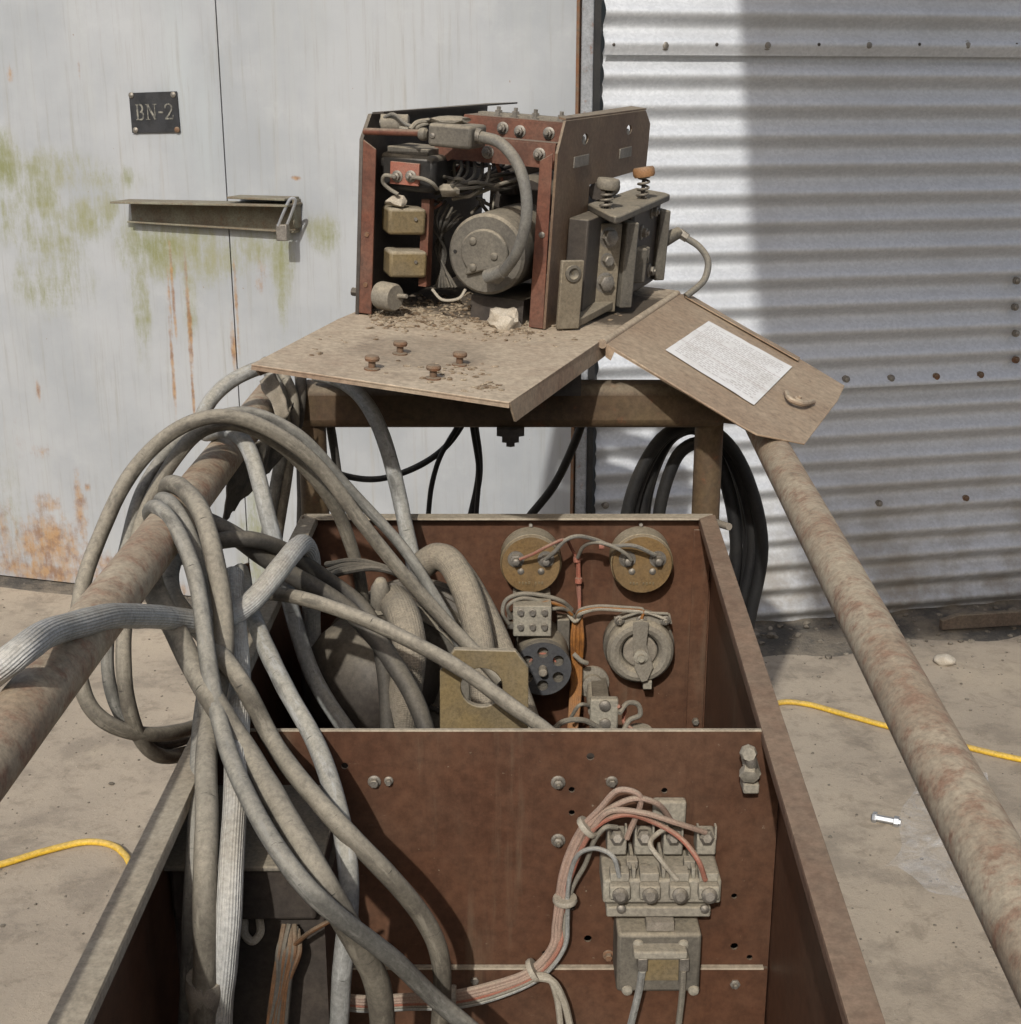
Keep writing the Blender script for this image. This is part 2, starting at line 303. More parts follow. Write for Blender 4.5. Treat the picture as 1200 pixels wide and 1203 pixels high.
# painted steel doors with algae, rust runs and grime (UV = metres along the wall, height)
def door_mat():
    g = NG('door_paint'); uv = g.uv()
    st = g.noise(1, 8, .62, uv, (11, .9, 1)); st2 = g.noise(1, 7, .6, uv, (30, 1.2, 1)); cl = g.noise(2.2, 7, .6, uv)
    col = g.mix(g.rng(cl, .35, .65), (.350, .361, .369), (.285, .300, .311))
    col = g.mix(g.rng(st, .5, .72, 0, .5), col, (.34, .35, .345)); col = g.mix(g.rng(st2, .58, .75, 0, .4), col, (.33, .31, .27))
    def blob(px, py, rx, ry):
        a, b = wall_uv(px, py); mp = g.n.new('ShaderNodeMapping'); mp.vector_type = 'POINT'
        mp.inputs['Location'].default_value = (-a / rx, -b / ry, 0); mp.inputs['Scale'].default_value = (1 / rx, 1 / ry, 0); g.link(uv, mp.inputs[0])
        ln = g.n.new('ShaderNodeVectorMath'); ln.operation = 'LENGTH'; g.link(mp.outputs[0], ln.inputs[0]); return g.rng(ln.outputs['Value'], 1, 0)
    def spots(lst):
        t = None
        for q in lst:
            o = g.math('MULTIPLY', blob(*q[:4]), q[4]); t = o if t is None else g.math('MAXIMUM', t, o)
        return t
    al = spots([(60, 330, .3, .2, .45), (240, 300, .3, .16, .6), (120, 210, .25, .1, .4), (5, 190, .10, .16, 1), (45, 235, .15, .14, .9), (100, 258, .16, .12, .8), (148, 207, .05, .06, .8), (125, 245, .07, .09, .8), (190, 290, .26, .15, .95), (60, 200, .25, .12, .6), (30, 260, .2, .2, .6), (235, 275, .12, .1, .7),
                (165, 350, .06, .35, .6), (222, 330, .05, .3, .6), (330, 300, .07, .2, .9), (300, 290, .1, .1, .7), (380, 275, .1, .1, .7), (332, 350, .03, .2, .6), (70, 290, .2, .2, .5), (300, 640, .09, .3, .8), (15, 600, .1, .4, .3)])
    nz_ = g.math('ADD', g.math('MULTIPLY', g.noise(1, 9, .78, uv, (34, 7, 1)), .6), g.math('MULTIPLY', g.noise(7, 9, .78, uv), .5))
    f = g.rng(g.math('ADD', g.math('MULTIPLY', al, .75), g.math('MULTIPLY', g.math('SUBTRACT', nz_, .55), 3.0)), .0, .9, 0, .95)
    col = g.mix(g.math('MULTIPLY', f, g.rng(al, 0, .4)), col, g.mix(g.rng(cl, .35, .65), (.165, .175, .07), (.235, .23, .12)))
    ru = spots([(50, 670, .5, .10, .9), (180, 690, .4, .06, .8), (203, 340, .012, .32, .9), (203, 430, .013, .35, .9), (222, 370, .014, .38, 1), (226, 450, .012, .35, .9), (200, 360, .01, .3, .7), (12, 85, .03, .06, .6), (93, 80, .012, .07, .6), (308, 325, .04, .12, .7), (275, 410, .02, .2, .9), (278, 360, .012, .3, .8),
                (348, 209, .03, .014, 1.2), (60, 640, .26, .2, 1), (95, 600, .05, .22, .9), (45, 460, .018, .06, .9), (47, 530, .07, .05, .7), (102, 573, .025, .03, .9), (55, 590, .10, .08, .8), (20, 500, .06, .3, .3), (5, 640, .1, .4, .7), (110, 660, .2, .1, .8)])
    nz2 = g.math('ADD', g.math('MULTIPLY', g.noise(1, 8, .75, uv, (40, 9, 1)), .5), g.math('MULTIPLY', g.noise(14, 9, .75, uv), .6))
    f = g.rng(g.math('ADD', g.math('MULTIPLY', ru, .8), g.math('MULTIPLY', g.math('SUBTRACT', nz2, .56), 2.4)), .18, .85, 0, .9)
    col = g.mix(g.math('MULTIPLY', f, g.rng(ru, 0, .4)), col, g.mix(g.rng(g.noise(30, 6), .4, .6), (.33, .195, .085), (.20, .105, .052)))
    gb = spots([(210, 90, .09, .35, .8), (240, 150, .08, .3, .6), (480, 330, .3, .4, .3)])
    col = g.mix(g.math('MULTIPLY', gb, g.rng(cl, .3, .6, .2, .5)), col, (.40, .44, .45))
    col = g.mix(g.rng(g.noise(38, 5, .6, uv), .715, .74, 0, .75), col, (.20, .12, .06)); col = g.mix(g.rng(g.noise(1, 9, .75, uv, (60, 2.2, 1)), .50, .70, 0, .5), col, (.24, .235, .20)); col = g.mix(g.rng(g.noise(3.2, 9, .75, uv), .55, .7, 0, .3), col, (.42, .43, .43))
    sc_ = g.noise(1, 3, .5, uv, (160, 9, 1)); col = g.mix(g.rng(sc_, .77, .82, 0, .35), col, (.16, .15, .14))
    n = g.bump(g.noise(1.3, 3, .5, uv), .08, .02, g.bump(g.noise(90, 6, .7, uv), .12, .002)); g.out(col, .5, 0, n, .35)
# paper sheet with rows of faded print
def paper_mat():
    g = NG('paper'); uv = g.uv(); sp = g.n.new('ShaderNodeSeparateXYZ'); g.link(uv, sp.inputs[0])
    bk = g.n.new('ShaderNodeTexBrick'); bk.offset = .37; bk.squash = .6; bk.squash_frequency = 3; g.link(uv, bk.inputs['Vector']); bk.inputs['Scale'].default_value = 1
    bk.inputs['Mortar Size'].default_value = .009; bk.inputs['Brick Width'].default_value = .085; bk.inputs['Row Height'].default_value = .036; bk.inputs['Mortar Smooth'].default_value = .1
    txt = g.math('SUBTRACT', 1, bk.outputs['Fac'], True); txt = g.math('MULTIPLY', txt, g.rng(g.noise(1, 2, .5, uv, (120, 60, 1)), .38, .55, .35, 1))
    mg = g.math('MULTIPLY', g.rng(sp.outputs[0], .05, .06), g.rng(sp.outputs[0], .95, .94)); mg = g.math('MULTIPLY', mg, g.math('MULTIPLY', g.rng(sp.outputs[1], .06, .07), g.rng(sp.outputs[1], .93, .92)))
    txt = g.math('MULTIPLY', txt, mg); gap = g.rng(g.noise(1, 1, .5, uv, (4, 20, 1)), .36, .40); txt = g.math('MULTIPLY', txt, gap)
    col = g.mix(g.rng(g.noise(18, 6, .7), .4, .7), (.74, .73, .70), (.62, .60, .56)); col = g.mix(g.math('MULTIPLY', txt, .55), col, (.33, .28, .26))
    ln = g.rng(g.math('PINGPONG', g.math('MULTIPLY', sp.outputs[1], 3), .5), .03, .01); col = g.mix(g.math('MULTIPLY', ln, .35), col, (.40, .28, .25))
    col = g.mix(g.rng(g.noise(50, 6, .7), .68, .75), col, (.30, .25, .19)); g.out(col, .75, 0, g.bump(g.noise(40, 4), .2, .001))
paper_mat()
g = NG('film'); g.out((.88, .88, .86), g.rng(g.noise(40, 5), .3, .7, .08, .3), 0, g.bump(g.noise(45, 6, .7, dist=1), .6, .006), .5)
g.link(g.rng(g.noise(14, 6, .7, dist=1.5), .35, .75, .05, .34), g.b.inputs['Alpha'])

# ================================================================== SETTING
MB().add([(-30, -30, 0), (30, -30, 0), (30, 30, 0), (-30, 30, 0)], [(0, 1, 2, 3)]).build('ground', 'concrete', smooth=0)['kind'] = 'structure'
# wall of the steel doors (A) and the corrugated wall (B) meet at a blunt corner
A0 = G(90, 692); A1 = G(0, 682); uA = (A0 - A1).normalized(); nA = Vector((uA.y, -uA.x, 0)); nA = nA if nA.y < 0 else -nA
B0 = G(905, 745); B1 = G(1200, 720); uB = (B1 - B0).normalized(); nB = Vector((uB.y, -uB.x, 0)); nB = nB if nB.y < 0 else -nB
def wa(px, py, off=0): return PLN(px, py, A0 + nA * off, nA)
def wb(px, py, off=0): return PLN(px, py, B0 + nB * off, nB)
def wall_uv(px, py): p = wa(px, py); return ((p - A0).dot(uA), p.z)
door_mat()
def door(name, u0, u1, label, z0=.02, z1=2.9):
    t = thing(name, A0 + uA * ((u0 + u1) / 2), label, 'door', 'steel double doors')
    m = MB(); nu, nz_ = 12, 24; vs = []; fs = []; uvs = []
    for j in range(nz_ + 1):
        for i in range(nu + 1):
            u = u0 + (u1 - u0) * i / nu; z = z0 + (z1 - z0) * j / nz_; q = noise.noise(Vector((u * 1.5, z * 1.2, 3))) * .0
            vs.append(A0 + uA * u + Z * z + nA * q)
    for j in range(nz_):
        for i in range(nu):
            k = j * (nu + 1) + i; fs.append((k, k + 1, k + nu + 2, k + nu + 1))
            uvs.append([(u0 + (u1 - u0) * (i + a) / nu, z0 + (z1 - z0) * (j + b) / nz_) for a, b in ((0, 0), (1, 0), (1, 1), (0, 1))])
    m.add(vs, fs, uvs); sheet = m.build('door_sheet', 'door_paint', t, fix=False, smooth=0)
    s = sheet.modifiers.new('thickness', 'SOLIDIFY'); s.thickness = .03; s.offset = 1 if sheet.data.polygons[0].normal.dot(nA) < 0 else -1
    return t
ug = (wa(262, 150) - A0).dot(uA); uc = (wa(686, 300) - A0).dot(uA)
dl = door('steel_door', ug - 3.4, ug - .002, 'algae-streaked pale grey steel door carrying the black number plate')
dr = door('steel_door', ug + .002, uc, 'plain pale grey steel door between the door gap and the corrugated wall')
MB().box(A0 + uA * ug - nA * .06 + Z * 1.5, (.1, .03, 2.9), (uA, nA, Z)).build('rebate_strip', 'rusty_bolt', dl)
# locking bar: an angle iron, fixed to the left leaf
def wbar(m, x0, y0, x1, y1, o0, o1):
    pass
m = MB(); a = wa(152, 236, .0); b = wa(356, 240, .0); db = (b - a).normalized()
m.prism([a + nA * .002, b + nA * .002, b + nA * .105, a + nA * .105], Z * .006)
a2 = wa(155, 236, 0); b2 = wa(352, 241, 0)
m.prism([a2 + nA * .003, b2 + nA * .003, b2 + nA * .003 - Z * .075, a2 + nA * .003 - Z * .060], nA * .006)
m.prism([a2 + nA * .009 - Z * .060, b2 + nA * .009 - Z * .075, b2 + nA * .035 - Z * .075, a2 + nA * .035 - Z * .060], Z * .005)
m.build('locking_bar', 'algae_steel', dl, bevel=.001)
m = MB(); a = wa(283, 231, 0); b = wa(352, 233, 0)
m.prism([a + nA * .003, b + nA * .003, b + nA * .10, a + nA * .085], Z * .006); m.prism([b + nA * .003, b + nA * .05, b + nA * .05 - Z * .08, b + nA * .003 - Z * .08], uA * .005)
m.build('hasp_plate', 'algae_steel', dr, bevel=.001)
# padlock
pk = wa(341, 240, .095); t = thing('padlock', pk - Z * .1, 'small brass-bodied padlock hanging from the locking bar', 'padlock')
MB().tube([pk - uA * .040 - Z * .06, pk - uA * .018 + nA * .004 - Z * .02, pk + uA * .004 + nA * .002 + Z * .016, pk + uA * .014 - nA * .004 + Z * .014, pk - uA * .002 - nA * .01 - Z * .025, pk - uA * .020 - nA * .012 - Z * .06], .0042, 8).build('shackle', 'bright_steel', t)
c = pk - uA * .030 - nA * .008 - Z * .078; MB().box(c, (.034, .022, .046), ((uA * .95 - Z * .0).normalized(), nA, Z)).build('lock_body', 'bolt_steel', t, bevel=.003)
# number plate
ps = [wa(152, 109, .004), wa(208, 107, .004), wa(212, 155, .004), wa(156, 156, .004)]
t = thing('number_plate', ps[2].lerp(ps[3], .5), 'small black plate lettered BN-2 screwed to the steel door', 'sign')
MB().prism(ps, nA * .003).build('plate', 'sign_black', t)
def sp_(u, v): return ps[0].lerp(ps[1], u).lerp(ps[3].lerp(ps[2], u), v) + nA * .0034
def letter(strokes, w=.022):
    m = MB()
    for s in strokes:
        ww = s[2] if len(s) > 2 and isinstance(s[2], float) else w; pts = s[0]
        for i in range(len(pts) - 1):
            a, b = Vector(pts[i]), Vector(pts[i + 1]); d = Vector(((b - a).x * 1.2, (b - a).y)).normalized(); p = Vector((-d.y / 1.2, d.x)) * ww; e = Vector((d.x / 1.2, d.y)) * ww * .3
            m.prism([sp_(*(a - p - e)), sp_(*(a + p - e)), sp_(*(b + p + e)), sp_(*(b - p + e))], nA * (.0012 + .0002 * (i % 2)))
    m.build('letter', 'sign_letter', t, smooth=0)
def arc(cx, cy, rx, ry, a0, a1, n=8): return [(cx + rx * math.cos(R_(a0 + (a1 - a0) * i / n)), cy + ry * math.sin(R_(a0 + (a1 - a0) * i / n))) for i in range(n + 1)]
letter([([(.155, .30), (.155, .67)], 0), ([(.12, .30), (.22, .30)], 0, .008), ([(.12, .67), (.22, .67)], 0, .008), (arc(.21, .39, .055, .09, -90, 90), 0), (arc(.21, .575, .065, .095, -90, 90), 0)], .02)
letter([([(.37, .30), (.37, .67)], 0, .010), ([(.37, .30), (.52, .67)], 0, .024), ([(.52, .30), (.52, .67)], 0, .010), ([(.33, .30), (.40, .30)], 0, .009), ([(.33, .67), (.41, .67)], 0, .009), ([(.48, .30), (.56, .30)], 0, .009)])
letter([([(.60, .50), (.69, .50)], 0, .022)])
letter([(arc(.805, .40, .07, .10, -190, 20) + [(.80, .58), (.735, .66)], 0, .018), ([(.73, .66), (.885, .66)], 0, .02), ([(.885, .66), (.895, .58)], 0, .010)])
for u, v in ((.05, .06), (.93, .08), (.08, .93), (.95, .94)): MB().lathe(sp_(u, v) - nA * .001, nA, [(.0085, 0), (.0085, .003), (.004, .006)], 10).build('screw', 'bolt_steel' if v < .9 or u < .5 else 'rusty_bolt', t)
# corner post
t = thing('corner_post', (wa(690, 300) * 1).xy.to_3d(), 'narrow grey steel post between the doors and the corrugated wall', 'post')
cp = wa(689, 300, 0); cp.z = 0
MB().box(cp + Z * 1.45 + nA * .0 + uA * .005, (.032, .10, 2.9), (uA, nA, Z)).build('post_face', 'post_steel', t, bevel=.004)
MB().box(cp + Z * 1.45 + nA * .02 - uA * .018, (.008, .075, 2.9), (uA, nA, Z)).build('edge_strip', 'rusty_bolt', t)
MB().box(cp + Z * 1.45 + nA * .01 + uA * .031, (.017, .07, 2.9), (uA, nA, Z)).build('rubber_seal', 'cable_black', t)
# corrugated wall: three overlapping courses
t = thing('corrugated_wall', B0, 'horizontally corrugated galvanised sheet wall with rows of rivets', 'wall')
u0 = (wb(704, 300) - B0).dot(uB); u1 = 4.2; pitch = .0765; amp = .0138
zl1 = wb(1000, 66).z; zl2 = wb(1100, 449).z
def course(z0, z1, off, lip):
    nzs = int((z1 - z0) / pitch * 14); nus = 30; vs = []; fs = []
    for j in range(nzs + 1):
        z = z0 + (z1 - z0) * j / nzs
        for i in range(nus + 1):
            u = u0 + (u1 - u0) * (i / nus) ** 1.3
            w = amp * math.cos(2 * math.pi * (z - zl1 - .028) / pitch) + off + .005 * noise.noise(Vector((u * .8, z * 2, off * 50))) + .0018 * noise.noise(Vector((u * 4.5, z * 11, 7))) + (.003 * noise.noise(Vector((u * 5, 0, 1))) if j == 0 else 0) + (.010 * max(0, 1 - (z - z0) / .018) if lip else 0)
            vs.append(B0 + uB * u + Z * z + nB * w)
    n = nus + 1
    for j in range(nzs):
        for i in range(nus): fs.append((j * n + i, j * n + i + 1, (j + 1) * n + i + 1, (j + 1) * n + i))
    MB().add(vs, fs).build('corrugated_sheet', 'zinc', t, smooth=180, fix=False)
course(zl1 - .0, 2.9, .011, 1); course(zl2, zl1 + .06, .004, 1); course(.03, zl2 + .06, -.004, 0)
def rivet(px, py, mt, r=.0085):
    p = wb(px, py, .019 if py < 460 else .010); MB().lathe(p - nB * .010, nB, [(r * 1.5, 0), (r * 1.5, .009), (r, .0095), (r, .014), (r * .6, .0155)], 12).build('rivet', mt, t)
for px in (782, 902, 1021, 1137): rivet(px, 53, 'bolt_steel')
for px in (721, 842, 962, 1080, 1194): rivet(px, 52, 'dark_plate', .0045)
for i, px in enumerate((995, 1048, 1101, 1153)): rivet(px, (446, 445, 443, 441)[i], 'rusty_bolt' if i > 1 else 'bolt_steel', .0075)
for px, py, k in ((1034, 592, 1), (1136, 586, 0), (712, 594, 1), (1194, 361, 1), (1195, 392, 1), (1195, 423, 0), (1196, 330, 1)): rivet(px, py, 'bolt_steel' if k else 'rusty_bolt', .007)
# crust of dirt and rubble along the foot of the wall, plank, loose things on the ground
def strip(name, fn, u0, u1, w0, w1, h, seed, mt):
    nu, nw = 90, 8; vs = []; fs = []
    for i in range(nu + 1):
        for j in range(nw + 1):
            u = u0 + (u1 - u0) * i / nu; f = j / nw; w = w0 + (w1 * (1 + .5 * noise.noise(Vector((u * 4, seed, 0)))) - w0) * f
            z = h * (1 - f) ** 1.4 * (1 + .7 * noise.noise(Vector((u * 7, f * 3, seed)))) + .006 * noise.noise(Vector((u * 30, f * 9, seed))) * (1 - f) + .003
            vs.append(fn(u, w) + Z * (z if j < nw else -.004))
    for i in range(nu):
        for j in range(nw): k = i * (nw + 1) + j; fs.append((k, k + 1, k + nw + 2, k + nw + 1))
    o = MB().add(vs, fs).build(name, mt); o['kind'] = 'structure'; return o
strip('dirt_bank', lambda u, w: B0 + uB * u + nB * w, u0 - .1, 3.0, -.03, .17, .035, 1, 'dirt')
strip('dirt_bank', lambda u, w: A0 + uA * u + nA * w, -1.0, uc + .1, -.03, .06, .012, 4, 'dirt')
p = G(1150, 745); p2 = G(1290, 738); dp = (p2 - p).normalized(); q = G(1102, 745); m = MB()
m.prism([q + Z * .02 + dp * .0, q + dp * .9 + Z * .03, q + dp * .9 + Z * .075, q + dp * .05 + Z * .066, q + Z * .05], -nB * -.02)
tag(m.build('plank', 'plank', bevel=.003), 'brown splintered plank lying against the foot of the corrugated wall', 'plank')
m = MB(); m.rock(G(1110, 780) + Z * .012, (.030, .026, .017), 5, 3, .15); tag(m.build('pebble', 'stone'), 'round pale pebble on the concrete near the corrugated wall', 'stone')
m = MB()
for i in range(260):
    u = random.uniform(u0, 1.8); w = abs(random.gauss(.03, .10)) + .01; s = random.uniform(.003, .012) * (1 if random.random() < .9 else 1.8); p = B0 + uB * u + nB * w
    m.rock(p + Z * (s * .4 + max(0, .03 * (1 - w / .15))), (s, s * random.uniform(.6, 1), s * .6), i, 1, .5)
for i in range(420):
    p = G(random.uniform(880, 1190), 770 + 380 * random.random() ** 1.8) if i % 2 else G(random.uniform(0, 230), random.uniform(700, 1120)); s = random.uniform(.001, .0035) * (1 if random.random() < .93 else 2.2); m.rock(p + Z * s * .3, (s, s, s * .6), i, 1, .5)
o = m.build('rubble', 'rubble'); tag(o, 'crumbs of dirt and grit along the foot of the wall', 'rubble', kind='stuff')
# bolt on the ground
a, b = G(1025, 965) + Z * .011, G(1055, 971) + Z * .011; d = (b - a).normalized(); t = thing('loose_bolt', a.lerp(b, .5) - Z * .011, 'shiny zinc bolt and nut lying on the concrete floor', 'bolt')
m = MB(); m.lathe(a, d, [(.0115, 0), (.0125, .002), (.0125, .009), (.0075, .0095), (.0075, (b - a).length + .006)], 6); m.build('bolt_shank', 'bright_steel', t)
MB().lathe(b - d * .009, d, [(.0125, 0), (.0125, .011)], 6).build('nut', 'bright_steel', t, bevel=.0008)
# clear plastic film
vs = []; fs = []; cs = [G(1062, 893, .006), G(1140, 905, .006), G(1172, 1040, .006), G(1118, 1080, .006), G(1020, 1018, .006), G(1045, 985, .006)]
m = MB(); N = 26
q00, q10, q11, q01 = G(1085, 900), G(1160, 910), G(1160, 1075), G(1040, 1020)
for j in range(N + 1):
    for i in range(N + 1):
        u, v = i / N, j / N; p = q00.lerp(q10, u).lerp(q01.lerp(q11, u), v); ed = max(abs(u - .5), abs(v - .5)) * 2
        p += Vector((noise.noise(Vector((u * 3, v * 3, 1))), noise.noise(Vector((u * 3, v * 3, 9))), 0)) * .035
        z = .006 + .010 * abs(noise.noise(p * 9)) + .012 * max(0, noise.noise(p * 17)) ; vs.append(p + Z * (z * (1.1 - .6 * ed)))
for j in range(N):
    for i in range(N): k = j * (N + 1) + i; fs.append((k, k + 1, k + N + 2, k + N + 1))
tag(m.add(vs, fs).build('plastic_film', 'film'), 'crumpled scrap of clear plastic film on the concrete beside the cart', 'plastic film')
# yellow cord running under the cart
pts = [G(*q) + Z * .008 for q in ((-60, 1035), (0, 1020), (60, 1002), (105, 993), (140, 1001))] + [Vector((-.5, 2.0, .008)), Vector((0, 2.5, .008)), Vector((.45, 2.9, .008))] + [G(*q) + Z * .008 for q in ((915, 829), (945, 830), (990, 842), (1040, 856), (1100, 872), (1200, 896), (1260, 905))]
tag(MB().tube(pts, .0075, 10, 10).build('extension_cord', 'yellow_cord'), 'yellow extension cord running across the concrete under the cart', 'cord')
t = thing('fill_block_wall', (0, -3.6, 0), 'long unseen wall added behind the photographer to cut low fill light', 'wall')  # unseen wall added behind the camera to cut low fill light
MB().box((0, -3.7, 1.25), (14, .2, 2.5)).build('fill_block_face', 'rubble', t); MB().box((0, -3.7, 2.53), (14.1, .28, .06)).build('fill_block_cap', 'plank', t)
# added roof, unseen, its edge traced back to shade the corrugated wall's right part
ZC = 3.0
def back(p): return p + SUN * ((ZC - p.z) / SUN.z)
RE = [back(wb(*q)) for q in ((867, -170), (868, 0), (882, 295), (895, 412), (912, 520), (935, 640), (960, 760))]
t = thing('shade_roof', (.3, -2, 0), 'unseen sheet metal roof added overhead to shade the right of the corrugated wall', 'roof')
for a, b in zip(RE, RE[1:]):
    MB().prism([a, b, b + X * 1.9, a + X * 1.9], Z * .03).build('shade_roof_sheet', 'zinc', t)
for q in (RE[0] + X * 1.85, RE[-1] + X * 1.85): MB().box((q.x, q.y, ZC / 2), (.08, .08, ZC)).build('shade_roof_post', 'post_steel', t)

# ================================================================== CART
cart = thing('welding_cart', (0, 1.4, 0), 'open rust-red steel welding cart with tube rails and exposed electrical panels', 'cart')
YB, YP, ZR, ZF = 2.10, 1.325, .90, .34
def xl(y): return -.338
def xr(y): return .274 + (.331 - .274) * (y - .844) / (2.11 - .844)
YN = .50; FL = .027
# side panels with an inward flange
def side(sgn, f):
    m = MB(); a, b = f(YN), f(YB)
    m.prism([(a, YN, ZF), (b, YB, ZF), (b, YB, ZR), (a, YN, ZR)], X * (.003 * -sgn)); o = m.build('side_panel', 'primer', cart)
    m = MB(); m.prism([(a, YN, ZR + .003), (b, YB + .0, ZR + .003), (b - sgn * FL, YB - .0, ZR + .003), (a - sgn * FL, YN, ZR + .003)], Z * -.003)
    m.prism([(a - sgn * FL, YN, ZR), (b - sgn * FL, YB, ZR), (b - sgn * FL, YB, ZR - .012), (a - sgn * FL, YN, ZR - .012)], X * (.002 * sgn)); m.build('rim_flange', 'rim_dust' if sgn < 0 else 'rim_brown', cart, bevel=.0008)
side(-1, xl); side(1, xr)
def circ(c, r, u, v, n=12, a0=0): return [c + u * (r * math.cos(a0 + 2 * math.pi * i / n)) + v * (r * math.sin(a0 + 2 * math.pi * i / n)) for i in range(n)]
def holes(lst, y, r=.004): return [circ(W(q[0], q[1], y), q[2] if len(q) > 2 else r, X, Z) for q in lst]
m = MB(); m.prism([(xl(YB) + .003, YB, ZF), (xr(YB) - .003, YB, ZF), (xr(YB) - .003, YB, ZR), (xl(YB) + .003, YB, ZR)], Y * .003); m.build('back_panel', 'primer', cart)
m = MB(); m.prism([(xl(YB) + .004, YB + .003, ZR + .004), (xr(YB) - .004, YB + .003, ZR + .004), (xr(YB) - .03, YB - .022, ZR + .004), (xl(YB) + .03, YB - .022, ZR + .004)], Z * -.003); m.build('rim_flange', 'rim_dust', cart)
MB().box(((xl(1.3) + xr(1.3)) / 2, (YN + YB) / 2, ZF), (.59, YB - YN, .004)).build('floor_panel', 'dark_plate', cart)
m = MB(); m.prism([(xl(YN), YN, ZF), (xr(YN), YN, ZF), (xr(YN), YN, ZF + .18), (xl(YN), YN, ZF + .18)], Y * .003); m.build('front_panel', 'primer', cart)
# welded seam strip and corner angle on the back panel's right side
a = W(825, 655, YB - .004); b = W(818, 856, YB - .004)
m = MB(); m.prism([Vector((xr(YB) - .034, YB - .003, .42)), Vector((xr(YB) - .034, YB - .003, ZR - .02)), Vector((xr(YB) - .006, YB - .003, ZR - .02)), Vector((xr(YB) - .006, YB - .003, .42))], Y * -.003); m.build('corner_angle', 'primer', cart, bevel=.001)
MB().bolt(W(817, 846, YB - .006), -Y, .006, .008, False).build('screw', 'bolt_steel', cart)
# partition: upper sheet with holes, lower sheet set 4 mm back
HL = [h for h in ((694, 889, .0045), (672, 928, .0035), (781, 929, .0035), (672, 955, .0035), (672, 1066, .004), (863, 1053, .0035), (691, 1103, .0045), (863, 1112, .0045), (881, 1125, .0035), (405, 900, .004), (447, 1106, .0045), (640, 1120, .003))]
zs = W(700, 1135, YP).z; x0, x1 = xl(YP) + .004, xr(YP) - .004
pp = [Vector((x0, YP, zs - .01)), Vector((x1, YP, zs - .01)), Vector((x1, YP, ZR - .001)), Vector((x0, YP, ZR - .001))]
MB().sheet(pp, Y * .003, holes(HL, YP)).build('partition_panel', 'primer', cart, smooth=25)
MB().box(((x0 + x1) / 2, YP - .0025, (zs + ZF + .003) / 2), (x1 - x0 - .002, .0045, zs - ZF - .003)).build('lower_partition_panel', 'primer', cart)
MB().box(((x0 + x1) / 2, YP + .16, .58), (x1 - x0 - .01, .003, .44)).build('inner_baffle', 'dark_plate', cart)
MB().box(((x0 + x1) / 2, YP + .0015, ZR + .0002), (x1 - x0 - .01, .004, .002)).build('partition_lip', 'rim_dust', cart)
MB().box(((x0 + x1) / 2, YP - .0035, zs + .0008), (x1 - x0 - .012, .0065, .0024)).build('partition_lip', 'rim_dust', cart)
for px, py, r, mt in ((656, 919, .0055, 'bolt_steel'), (719, 918, .0045, 'bolt_steel'), (656, 987, .0055, 'bolt_steel'), (863, 1153, .006, 'bolt_steel'), (715, 1122, .0045, 'rusty_bolt'), (440, 918, .005, 'bolt_steel'), (457, 917, .0035, 'bolt_steel'), (558, 1149, .005, 'bolt_steel')):
    MB().bolt(W(px, py, YP), -Y, r, .005, True, .004 if r > .005 else 0).build('bolt', mt, cart)
# cable clamp fitting on the partition
c = W(880, 890, YP); t2 = MB().cyl(c, c - Y * .03 - Z * .004, .0085, k=6).build('clamp_fitting', 'contactor', cart)
m = MB(); m.tube([W(879, 884, YP - .03), W(883, 897, YP - .032), W(881, 914, YP - .022)], .0065, 10); m.build('clamp_shank', 'bolt_steel', t2)
m = MB(); m.lathe(W(881, 906, YP - .03), (-.2, -1, -.5), [(.009, -.004), (.0105, 0), (.0105, .008), (.006, .009)], 6); m.build('clamp_nut', 'contactor', t2)
m = MB(); m.lathe(W(879, 884, YP - .028), (0, -1, .2), [(.009, 0), (.0095, .004), (.007, .009)], 8); m.build('clamp_nut', 'contactor', t2)
m = MB(); m.box(W(881, 921, YP - .016), (.017, .024, .012)); m.build('clamp_foot', 'contactor', t2, bevel=.002)
# frame: uprights, cross beam, rails, wheels
for s in (-1, 1): MB().cyl((s * .328, 2.19, 0), (s * .328, 2.19, 1.045), .0235, k=24).build('frame_upright', 'frame_paint', cart)
m = MB(); m.box((0.0, 2.19, 1.067), (.70, .068, .072)); m.build('cross_beam', 'frame_paint', cart, bevel=.016)
m = MB(); m.lathe((0, 2.17, 1.032), -Z, [(.026, 0), (.026, .012), (.016, .0125), (.016, .024), (.008, .025), (.008, .032)], 6); m.build('pivot_bolt', 'dark_plate', cart)
for s in (-1, 1): MB().cyl((s * .328, 2.11, .62), (s * .328, 2.19, .62), .02).build('mount_bracket', 'frame_paint', cart)
def rail(pts): return MB().tube(pts, .0258, 28, 10, .012).build('handle_rail', 'rail_paint', cart)
rail([(-.398, .35, 1.062), (-.398, 1.2, 1.068), (-.398, 2.26, 1.075)]); rail([(.318, .35, 1.022), (.365, 1.25, 1.028), (.418, 2.30, 1.03)])
for s in (-1, 1): MB().cyl((s * .33, 2.19, 1.055), (s * .41, 2.19, 1.045), .018).build('rail_bracket', 'frame_paint', cart)
for x in (-.25, .22):
    for y in (.85, 1.95):
        w = MB().lathe((x - .03, y, .15), X, [(.09, 0), (.14, .004), (.15, .015), (.15, .045), (.14, .056), (.09, .06)], 28).build('wheel', 'tyre', cart); MB().lathe((x - .034, y, .15), X, [(.03, 0), (.085, .008), (.085, .06), (.03, .068)], 20).build('wheel_hub', 'frame_paint', w)
for y in (.85, 1.95):
    MB().cyl((-.30, y, .15), (.27, y, .15), .012).build('axle', 'dark_plate', cart)
    for x in (-.19, .16): MB().box((x, y, .25), (.03, .04, .2)).build('axle_hanger', 'dark_plate', cart)
m = MB(); m.tube([W(828, 608, YB + .02), W(842, 614, YB - .0), W(857, 619, YB - .03)], .006, 10); m.build('hook_pin', 'fabric_strap', cart)
